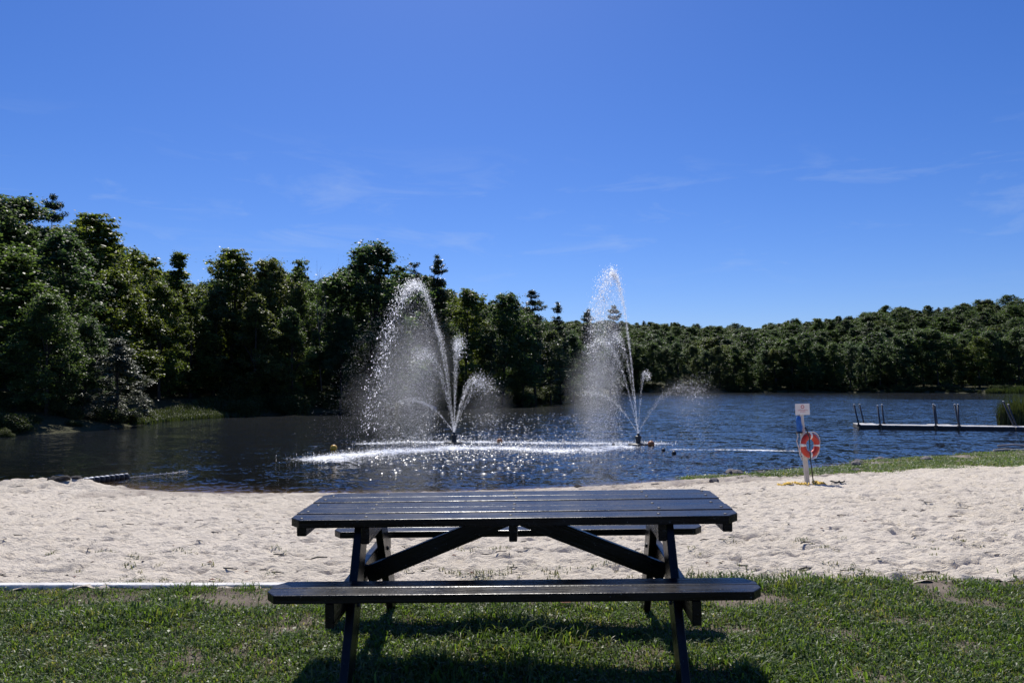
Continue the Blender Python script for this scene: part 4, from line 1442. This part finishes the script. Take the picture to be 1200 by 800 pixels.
veil(fr, 85 * m - 0.42, 80 * m, 3432, 0.0033, 0.6, 1.05, 0.1, 5.0, seed=30)



def mist(parent, c, r, dens, seed=0):
    # a soft cloud of the finest spray: a closed shell filled with thin scattering air
    key = 'mist_%d' % int(dens * 1000)
    if key not in M:
        t = NT(key)
        v = t.new('ShaderNodeTexCoord').outputs['Object']
        ln = t.new('ShaderNodeVectorMath'); ln.operation = 'LENGTH'; t.link(v, ln.inputs[0])
        fall = t.math('POWER', t.math('SUBTRACT', 1.0, ln.outputs['Value'], True), 1.3)
        nz_ = t.ramp(t.noise(v, 2.2, 4, 0.6, 0.5), [(0.35, 0.25), (0.7, 1.0)])
        vs_ = t.new('ShaderNodeVolumeScatter'); vs_.inputs['Color'].default_value = (0.97, 0.98, 1, 1); vs_.inputs['Anisotropy'].default_value = 0.35
        t.link(t.math('MULTIPLY', t.math('MULTIPLY', fall, nz_), dens), vs_.inputs['Density'])
        t.link(vs_.outputs[0], t.out.inputs['Volume'])
    bm = bmesh.new(); bmesh.ops.create_icosphere(bm, subdivisions=3, radius=1.0)
    o = obj('mist', bm_mesh('mist', bm, True), key, parent, c); o.scale = r
    o['kind'] = 'stuff'
    return o


mist(fl, (-1.65, 0, 3.0), (1.9, 1.4, 2.9), 0.42)
mist(fl, (-2.9, 0.2, 1.7), (2.0, 1.6, 1.65), 0.16)
mist(fl, (1.3, 0, 1.5), (1.3, 1.0, 1.3), 0.17)
mist(fr, (-1.75, 0, 2.1), (1.35, 1.2, 2.08), 0.50)
mist(fr, (-1.35, 0, 3.4), (0.95, 0.9, 2.6), 0.42)
mist(fr, (-1.0, 0, 5.2), (0.65, 0.6, 1.8), 0.42)
mist(fr, (2.0, 0, 1.75), (1.7, 0.9, 1.1), 0.20)

# splashing drops over the churned water between the fountains
rng = np.random.default_rng(77)


def along(pts, n, w):
    P = np.array(pts); seg = np.hypot(*(P[1:] - P[:-1]).T); cum = np.concatenate([[0], np.cumsum(seg)])
    t = rng.random(n) * cum[-1]
    x = np.interp(t, cum, P[:, 0]); y = np.interp(t, cum, P[:, 1])
    return np.stack([x + rng.normal(size=n) * w, y + rng.normal(size=n) * w], 1)


xy = np.concatenate([along(FOAM1, 9000, 0.75), along(FOAM2, 4500, 0.6)])
zz = np.abs(rng.normal(size=len(xy))) * 0.02 + 0.003
s = 0.007 * np.exp(rng.normal(size=len(xy)) * 0.4)
o = obj('water_splash', drops_mesh('water_splash', np.column_stack([xy, zz]), s, None, rng))
tag(o, 'white splashing drops where the fountain water lands', None, None, 'stuff')

# low wavelet domes added to catch the sun as glints round the fountains
n = 2700
wr = np.random.default_rng(90)
wp = []
cl = [at_z(532, 519), at_z(748, 521)]
while len(wp) < n:
    q = wr.random()
    if q < 0.45:
        c0 = cl[0] if wr.random() < 0.6 else cl[1]
        x = c0.x - 0.6 + wr.normal() * 2.6; y = c0.y - 3.0 + wr.normal() * 3.6
    elif q < 0.75:
        x = wr.normal() * 3.6 + 0.3; y = wr.uniform(20, 36)
    else:
        y = wr.uniform(33, 62); x = y * (0.02 + wr.normal() * 0.10)
    if y > shore_y(x) + 0.9 and 600 + FPX * x / y > 425 + 30 * wr.normal() and float(lake_sdf(np.array([x]), np.array([y]))[0]) < -0.8: wp.append((x, y))
wp = np.array(wp)
rr = np.minimum(np.exp(wr.normal(size=n) * 0.35) * 0.046, 0.075)
rings = [(1.0, 0.0), (0.72, 0.22), (0.42, 0.68), (0.0, 1.0)]
V = []; F = []
m8 = 8
for rad_, hh in rings:
    cnt = 1 if rad_ == 0 else m8
    for k_ in range(cnt):
        a_ = 2 * math.pi * k_ / m8
        V.append((math.cos(a_) * rad_, math.sin(a_) * rad_, hh))
V = np.array(V)
T3 = []
for ri in range(2):
    for k_ in range(m8):
        a0, a1 = ri * m8 + k_, ri * m8 + (k_ + 1) % m8
        T3 += [(a0, a1, a1 + m8), (a0, a1 + m8, a0 + m8)]
for k_ in range(m8): T3.append((2 * m8 + k_, 2 * m8 + (k_ + 1) % m8, 3 * m8))
T3 = np.array(T3)
asp = wr.uniform(1.2, 2.8, n); hgt = rr * wr.uniform(0.26, 0.36, n); th = wr.normal(size=n) * 0.35
lx_ = V[None, :, 0] * (rr * asp)[:, None]; ly_ = V[None, :, 1] * rr[:, None]
P3 = np.stack([wp[:, :1] + lx_ * np.cos(th)[:, None] - ly_ * np.sin(th)[:, None], wp[:, 1:] + lx_ * np.sin(th)[:, None] + ly_ * np.cos(th)[:, None], V[None, :, 2] * hgt[:, None] - 0.002], -1)
me = mesh_np('glint_domes', P3.reshape(-1, 3), (T3[None] + (np.arange(n) * len(V))[:, None, None]).reshape(-1, 3), True)
t = NT('glint_dome_water')
t.surf(t.pbr((0.012, 0.018, 0.028), 0.24, None, 0.5)); t.m.node_tree.nodes['Principled BSDF'].inputs['IOR'].default_value = 1.333
o = obj('glint_domes', me, 'glint_dome_water')
tag(o, 'small wavelet domes added for sun glints around the fountains', None, None, 'stuff')

# ------------------------------------------------------------------ buoys and swim line


def buoy(px, py, r, m, label, cat='buoy', name='buoy', z=None):
    p = at_z(px, py)
    root = empty(name, (p.x, p.y, 0))
    bm = bmesh.new(); prof = [(r * math.sin(a), r * 0.55 - r * math.cos(a)) for a in np.linspace(0.05, math.pi - 0.05, 12)]
    lathe_bm(bm, prof, 18); obj('ball', bm_mesh('ball', bm, True), m, root)
    bm = bmesh.new(); lathe_bm(bm, [(r * 0.24, r * 1.50), (r * 0.24, r * 1.62), (r * 0.14, r * 1.68)], 10)
    obj('cap', bm_mesh('cap', bm), 'nozzle_dark', root)
    bm = bmesh.new(); lathe_bm(bm, [(r * 1.005, r * 0.44), (r * 1.035, r * 0.50), (r * 1.035, r * 0.60), (r * 1.005, r * 0.66)], 18)
    obj('seam_ring', bm_mesh('seam_ring', bm, True), m, root)
    tag(root, label, cat)
    return root


buoy(391, 527, 0.125, 'buoy_yellow', 'round yellow buoy left of the churned water')
buoy(585.5, 518.5, 0.115, 'buoy_orange', 'brownish orange buoy right of the left fountain nozzle')
buoy(763, 522.5, 0.135, 'buoy_orange', 'brownish orange buoy beside the right fountain nozzle')
buoy(777.5, 528.5, 0.07, 'float_dark', 'small black float just right of the orange buoy')
buoy(790, 532.3, 0.08, 'float_dark', 'small black float farthest right near the foam line')
buoy(719, 521.5, 0.06, 'float_dark', 'small black float left of the right fountain nozzle')

a = at_z(92, 567.5, 0.03); b = at_z(151, 559.8, 0.0); c = at_z(220, 551.5, 0.0)
root = empty('swim_line', (a.x, a.y, 0))
tag(root, 'swim line of dark floats with white tops running into the water at left', 'swim line')
ropepts = [a - a.xy.to_3d() + Vector((0, 0, 0.05))]
O = Vector((a.x, a.y, 0))
tube('rope', [Vector((-0.7, -0.25, 0.10)), Vector((0, 0, 0.08)), (b - O) * 0.5 + Vector((0, 0, 0.03)), b - O + Vector((0, 0, 0.01)), (b - O).lerp(c - O, 0.5) + Vector((0, 0, 0.0)), c - O], 0.006, 'rope_white', root, 6)
bm = bmesh.new(); lathe_bm(bm, [(0.03, -0.085), (0.075, -0.065), (0.085, 0), (0.075, 0.065), (0.03, 0.085)], 12); me_f = with_mat(bm_mesh('float', bm, True), 'float_dark')
bm = bmesh.new(); lathe_bm(bm, [(0.02, 0.058), (0.062, 0.066), (0.055, 0.082), (0.02, 0.090)], 12); me_c = with_mat(bm_mesh('float_top', bm, True), 'float_white')
dirv = (b - a).normalized()
for i in range(10):
    q = a.lerp(b, (i + 0.4) / 10) - O; q.z = 0.085 - 0.05 * i / 10
    f_ = obj('float', me_f, None, root, q, (random.uniform(-.2, .2), random.uniform(-.2, .2), random.random()))
    obj('float_top', me_c, None, f_)
bm = bmesh.new(); lathe_bm(bm, [(0.006, -0.018), (0.018, 0), (0.006, 0.018)], 8); me_s = with_mat(bm_mesh('small_float', bm, True), 'float_white')
for i in range(9):
    q = b.lerp(c, (i + 0.6) / 9) - O; q.z = 0.012
    obj('small_float', me_s, None, root, q)


def stone_mesh(seed, n=2):
    bm = bmesh.new(); bmesh.ops.create_icosphere(bm, subdivisions=n, radius=1.0)
    rng = np.random.default_rng(seed); o1 = rng.random(3) * 20
    for v in bm.verts:
        d = 0.75 + 0.35 * float(fbm(np.array([v.co.x * 1.3 + o1[0] + v.co.z]), np.array([v.co.y * 1.3 + o1[1] - v.co.z]), seed, 3)[0])
        v.co *= d
    return bm_mesh('stone', bm, False)


STONES = [stone_mesh(i) for i in range(5)]


def stone(px, py, z, s, lab, m='rock', name='stone', cat='rock', sq=0.6):
    p = at_z(px, py, z)
    zz = float(sand_z(np.array([p.x]), np.array([p.y]))[0])
    if zz < -0.02: zz = -0.02
    o = obj(name, var(STONES[int(px) % 5], m), None, None, (p.x, p.y, zz + s * sq * 0.25), (0, 0, random.random() * 6))
    s *= 1.25; o.scale = (s, s * 0.8, s * sq)
    tag(o, lab, cat)


for m_ in STONES: with_mat(m_, 'rock')
for px, py, z, s, lab in [(1004, 545, 0.08, 0.20, 'grey rock at the water tip of the grassy bank'), (1007, 541.5, 0.05, 0.16, 'pale rock beyond the bank-tip rock, at the water'), (1003, 551, 0.12, 0.15, 'dark rock in the grass below the bank tip'),
                          (1086, 538, 0.1, 0.25, 'flat dark rock on the grass bank below the dock'), (1030, 537.5, 0.05, 0.20, 'dark flat rock in shallow water left of the bank'), (865, 553.5, 0.05, 0.20, 'dark rock on the shore left of the life ring post'), (855.5, 552.5, 0.02, 0.17, 'dark rock in the shallows at the end of the sand, leftmost of the shore rocks'),
                          (836, 563, 0.1, 0.16, 'dark lump on the sand edge right of the table'), (892, 556, 0.05, 0.13, 'small dark rock between shore rock and life ring post')]:
    stone(px, py, z, s, lab)
stone(72, 570, 0.15, 0.19, 'dark heap of debris on the sand at the start of the swim line', 'debris', 'debris_heap', 'debris', 0.4)
stone(88, 568.5, 0.12, 0.17, 'second dark debris heap touching the swim line floats', 'debris', 'debris_heap', 'debris', 0.4)
stone(62, 569.5, 0.15, 0.14, 'smallest dark lump left of the debris heaps', 'debris', 'debris_heap', 'debris', 0.8)
stone(678, 572.5, 0.05, 0.11, 'dark lump of weed on the shore above the table', 'debris', 'debris_heap', 'debris', 0.4)
stone(768, 569.5, 0.05, 0.13, 'dark strip of weed on the shore right of the fountains', 'debris', 'debris_heap', 'debris', 0.3)

# driftwood and boards at the right shore
for (px, py, dx, dy, r, lab) in [(1186, 530.5, 0.7, 0.1, 0.05, 'pale driftwood log on the shore at the right edge'), (1194, 523.5, 0.9, 0.15, 0.035, 'thin pale log floating off the right shore')]:
    p = at_z(px, py)
    zz = max(0.02, float(sand_z(np.array([p.x]), np.array([p.y]))[0]))
    bm = bmesh.new(); tube_bm(bm, [(-dx, -dy, 0), (-dx * 0.3, 0.03, 0.03), (dx * 0.4, dy * 0.3, 0.0), (dx, dy, 0.04)], [r, r * 0.95, r * 0.8, r * 0.5], 8)
    o = obj('driftwood_log', bm_mesh('driftwood_log', bm, True), 'driftwood', None, (p.x, p.y, zz + 0.03))
    tag(o, lab, 'driftwood')

# fallen trunk on the shore behind the left fountain
p = at_z(480, 479.5); g = float(terrain_z(np.array([p.x]), np.array([p.y + 1.5]))[0])
bm = bmesh.new(); tube_bm(bm, [(-1.6, 0, 0.95), (0, 0.2, 0.75), (1.4, 0.2, 0.4), (2.4, 0.4, -0.1)], [0.07, 0.10, 0.13, 0.16], 8)
tube_bm(bm, [(0.2, 0.2, 0.72), (-0.1, 0.1, 0.2), (-0.2, 0.1, -0.3)], [0.05, 0.04, 0.03], 6)
o = obj('fallen_trunk', bm_mesh('fallen_trunk', bm, True), 'driftwood', None, (p.x, p.y + 1.2, g))
tag(o, 'pale fallen trunk on the bank behind the left fountain', 'fallen trunk')

# ------------------------------------------------------------------ life ring post
PD = 16.5
pb = at_d(946, 563, PD)
pb.z = float(sand_base(np.array([pb.x]), np.array([PD]))[0])
tp_ = at_d(937.5, 474, PD)
S = PD / FPX                         # metres per photo pixel here
post = empty('life_ring_post', (pb.x, PD, pb.z))
tag(post, 'white wooden post with a red-lettered sign on the sand', 'post')
up = (tp_ - Vector((pb.x, PD, pb.z)))
lean = math.atan2(up.x, up.z)
bm = bmesh.new(); box_bm(bm, (0, 0, up.length / 2 - 0.15), (0.085, 0.085, up.length + 0.3)); bevel_all(bm, 0.006, 1)
obj('shaft', bm_mesh('shaft', bm), 'white_post', post, (0, 0, 0), (0, lean, 0))
bm = bmesh.new(); box_bm(bm, (0, 0, 0), (0.315, 0.016, 0.245)); bevel_all(bm, 0.004, 1)
sg = obj('sign_board', bm_mesh('sign_board', bm), 'sign_white', post, (up.x + 0.03, -0.055, up.z - 0.10), (0, lean * 0.4, 0))
# the sign's small red ring mark and its lines of red lettering (too small to read)
bm = bmesh.new()
for q in range(10):
    a0 = 6.283 * q / 10; a1 = 6.283 * (q + 1) / 10
    vs = [bm.verts.new((rr * math.cos(t), 0, rr * math.sin(t))) for rr, t in ((0.026, a0), (0.040, a0), (0.040, a1), (0.026, a1))]
    bm.faces.new(vs)
r_ = bmesh.ops.extrude_face_region(bm, geom=list(bm.faces)); bmesh.ops.translate(bm, vec=(0, -0.003, 0), verts=[e for e in r_['geom'] if isinstance(e, bmesh.types.BMVert)])
obj('emblem', bm_mesh('emblem', bm), 'sign_red', sg, (0.0, -0.009, 0.055))
rng = random.Random(4)
for zz, wl2 in ((-0.018, 0.21), (-0.052, 0.11)):
    bm = bmesh.new(); x = -wl2 / 2
    while x < wl2 / 2:
        w = rng.uniform(0.010, 0.018)
        box_bm(bm, (x + w / 2, 0, 0), (0.005, 0.003, 0.020)); box_bm(bm, (x + w / 2 + 0.004, 0, rng.choice((-0.007, 0.0, 0.007))), (w * 0.75, 0.0034, 0.005))
        x += w + 0.006
    obj('lettering', bm_mesh('lettering', bm), 'sign_red', sg, (0.0, -0.0105, zz))

# blue throw bag hanging on the post's left side
bx = at_d(935, 487, PD); bz = bx.z
bm = bmesh.new(); lathe_bm(bm, [(0.020, 0.0), (0.050, -0.03), (0.058, -0.13), (0.066, -0.26), (0.062, -0.345)], 14)
for v in bm.verts: v.co.y *= 0.8; v.co.x += 0.012 * math.sin(v.co.z * 18)
bag = empty('throw_bag', (bx.x - 0.005, PD - 0.07, bz))
obj('sack', bm_mesh('sack', bm, True), 'bag_blue', bag)
bm = bmesh.new(); lathe_bm(bm, [(0.060, -0.347), (0.070, -0.35), (0.070, -0.372), (0.05, -0.378)], 14)
obj('base_rim', bm_mesh('base_rim', bm, True), 'rope_black', bag)
tube('cord', [(0, 0, 0), (0.02, 0.02, 0.05), (0.05, 0.03, 0.03)], 0.008, 'rope_black', bag, 6)
tag(bag, 'blue throw bag hanging under the sign on the post', 'throw bag')

# life ring, turned away to the right
rc = at_d(946.6, 521, PD); rc.y -= 0.12
ring = empty('life_ring', rc, (0, R(4), R(24))); ring.scale = (0.9, 0.9, 0.9)
tag(ring, 'orange red life ring with white bands hanging on the post', 'life ring')
RM, RT = 0.225, 0.078


def torus_part(a0, a1, r, n, m=12, flat=0.78):
    bm = bmesh.new(); rows = []
    full = abs(a1 - a0) > 6.28
    for i in range(n if full else n + 1):
        a = a0 + (a1 - a0) * i / n
        rows.append([bm.verts.new(((RM + r * math.cos(2 * math.pi * j / m)) * math.cos(a), r * flat * math.sin(2 * math.pi * j / m), (RM + r * math.cos(2 * math.pi * j / m)) * math.sin(a))) for j in range(m)])
    cnt = len(rows)
    for i in range(cnt if full else cnt - 1):
        A, B = rows[i], rows[(i + 1) % cnt]
        for j in range(m): bm.faces.new((A[j], A[(j + 1) % m], B[(j + 1) % m], B[j]))
    if not full: bm.faces.new(rows[0][::-1]); bm.faces.new(rows[-1])
    return bm_mesh('band', bm, True)


obj('ring_body', torus_part(0, 2 * math.pi, RT, 48, 14), 'ring_orange', ring)
for q in range(4):
    a = q * math.pi / 2 + 0.03
    obj('band', torus_part(a - 0.12, a + 0.12, RT + 0.004, 5, 14), 'ring_band', ring)
gp = []
for i in range(49):
    a = 2 * math.pi * i / 48
    rr = RM + RT + 0.006 + 0.045 * abs(math.sin(2 * (a - 0.03))) * (1 if i % 24 < 18 else 0.6)
    gp.append((rr * math.cos(a), -0.005, rr * math.sin(a)))
tube('grab_rope', gp, 0.010, 'rope_white', ring, 6)

# white cord hanging down the post's left side
pts = [at_d(x, y, PD - 0.06) for x, y in ((933.5, 506), (935, 511), (933.5, 517), (936, 524), (937.5, 533), (940, 539), (941, 534))]
o = tube('hanging_cord', pts, 0.011, 'rope_white', None, 6)
tag(o, 'white cord hanging down the left side of the post', 'cord')
# black pole leaning beside the ring
pts = [at_d(x, y, PD - 0.32) for x, y in ((943.5, 500.5), (946, 505), (948.5, 512), (950, 540), (953.5, 566))]
pts[-1].z = float(sand_z(np.array([pts[-1].x]), np.array([pts[-1].y]))[0]) - 0.02
o = tube('leaning_pole', pts, [0.022, 0.016, 0.013, 0.013, 0.013], 'pole_black', None, 8)
tag(o, 'thin black pole leaning on the life ring', 'pole')


def coil(name, px0, px1, py, m, label, loops, rad=0.017, cat='rope', amp=0.16):
    a = at_d(px0, py, PD - 0.35); b = at_d(px1, py, PD - 0.35)
    n = loops * 14; pts = []
    rng = random.Random(int(px0))
    for i in range(n + 1):
        t = i / n; ph = 2 * math.pi * loops * t
        x = a.x + (b.x - a.x) * t + 0.045 * math.cos(ph) + rng.gauss(0, 0.006); y = a.y + amp * math.sin(ph) + rng.gauss(0, 0.012)
        z = float(sand_z(np.array([x]), np.array([y]))[0]) + rad * 0.9 + 0.03 * abs(math.sin(ph * 0.5 + 1))
        pts.append((x, y, z))
    o = tube(name, pts, rad, m, None, 6); tag(o, label, cat)


coil('rope_coil', 913, 926, 566, 'rope_yellow', 'yellow rope heap on the sand left of the post', 4, 0.013, 'rope', 0.10)
coil('rope_coil', 932, 945, 566, 'rope_yellow', 'yellow rope heap at the foot of the post', 4, 0.013, 'rope', 0.10)
coil('rope_coil', 954, 966, 566, 'rope_yellow', 'yellow rope heap on the sand right of the post', 4, 0.013, 'rope', 0.10)
coil('rope_coil', 974, 987, 565.5, 'rope_black', 'black rope lying right of the yellow rope', 2, 0.016, 'rope', 0.06)

# ------------------------------------------------------------------ floating dock
DO = Vector(((1005 - 600) / FPX * 40.4, 40.4, 0))     # left front corner
DA = R(15)
dc, ds = math.cos(DA), math.sin(DA)


def along_dock(px, yo=0.0):
    u_ = (px - 600) / FPX
    return (u_ * (DO.y + yo * dc) - (DO.x + yo * ds)) / (dc + u_ * ds)


dock = empty('floating_dock', DO, (0, 0, -DA))
tag(dock, 'low grey floating dock with tall posts reaching into the lake', 'dock')
DZ = 0.20
sections = [(1005, 1029.5, 1.9), (1030.5, 1093, 1.0), (1094, 1121, 1.7), (1122, 1187, 1.0), (1188, 1275, 1.0)]
plank_cache = {}
for a, b, dep in sections:
    xa, xb = along_dock(a), along_dock(b)
    bm = bmesh.new(); box_bm(bm, ((xa + xb) / 2, dep / 2, DZ - 0.12), (xb - xa, dep, 0.17)); bevel_all(bm, 0.01, 1)
    sec = obj('deck_section', bm_mesh('deck_section', bm), 'dock_frame', dock)
    npl = max(3, int((xb - xa) / 0.29)); wpl = (xb - xa) / npl
    bm = bmesh.new(); box_bm(bm, (0, 0, 0), (wpl - 0.014, dep + 0.05, 0.04)); bevel_all(bm, 0.006, 1)
    pm = with_mat(bm_mesh('plank', bm), 'dock_board')
    for i in range(npl):
        obj('plank', pm, None, sec, (xa + (i + 0.5) * wpl, dep / 2, DZ - 0.014 + random.uniform(0, 0.006)))
for (tx_, ty_, bx_, yo) in [(999.5, 474.5, 1004.5, -0.06), (1006, 474, 1010.5, 1.95), (1027, 475.5, 1029.5, -0.06), (1032, 474.2, 1034, 1.95), (1092, 474, 1094.5, -0.06), (1093.6, 475, 1096, 1.75), (1117, 474, 1121, 1.75), (1120.8, 474.2, 1121.5, -0.06), (1174, 470.5, 1185, 0.9), (1179.5, 474, 1188, 1.05)]:
    bxl = along_dock(bx_, yo)
    dd = DO.y - bxl * ds + yo * dc
    top = Vector((along_dock(tx_, yo), yo, at_d(tx_, ty_, dd).z))
    d_ = (bxl - top.x) / (top.z - DZ)
    bot = Vector((top.x + d_ * (top.z + 0.9), yo, -0.9))
    pst = tube('dock_post', [top, bot], 0.045, 'galvanised', dock, 10)
    bm = bmesh.new(); lathe_bm(bm, [(0.052, -0.01), (0.052, 0.03), (0.02, 0.045)], 10)
    obj('post_cap', bm_mesh('post_cap', bm), 'dock_board', pst, top)
    bm = bmesh.new(); box_bm(bm, (bxl, yo, DZ - 0.02), (0.16, 0.14, 0.12)); bevel_all(bm, 0.01, 1)
    obj('bracket', bm_mesh('bracket', bm), 'dock_frame', pst)

# ------------------------------------------------------------------ small litter on the lawn
p = at_z(664, 718, 0.95)
bm = bmesh.new()
vs = [bm.verts.new(v) for v in ((-0.045, 0, 0.012), (-0.01, 0.028, 0.022), (0.04, 0.01, 0.03), (0.02, -0.026, 0.012), (-0.02, -0.02, 0.006))]
cv = bm.verts.new((0, 0, 0.004))
for k_ in range(5): bm.faces.new((vs[k_], vs[(k_ + 1) % 5], cv))
bmesh.ops.solidify(bm, geom=list(bm.faces), thickness=0.002)
o = obj('dry_leaf', bm_mesh('dry_leaf', bm), 'dry_leaf', None, (p.x, p.y, float(lawn_z(p.x, p.y)) + 0.025))
o.scale = (1.4, 1.4, 1.2)
tag(o, 'curled reddish brown dry leaf on the grass under the table', 'leaf')
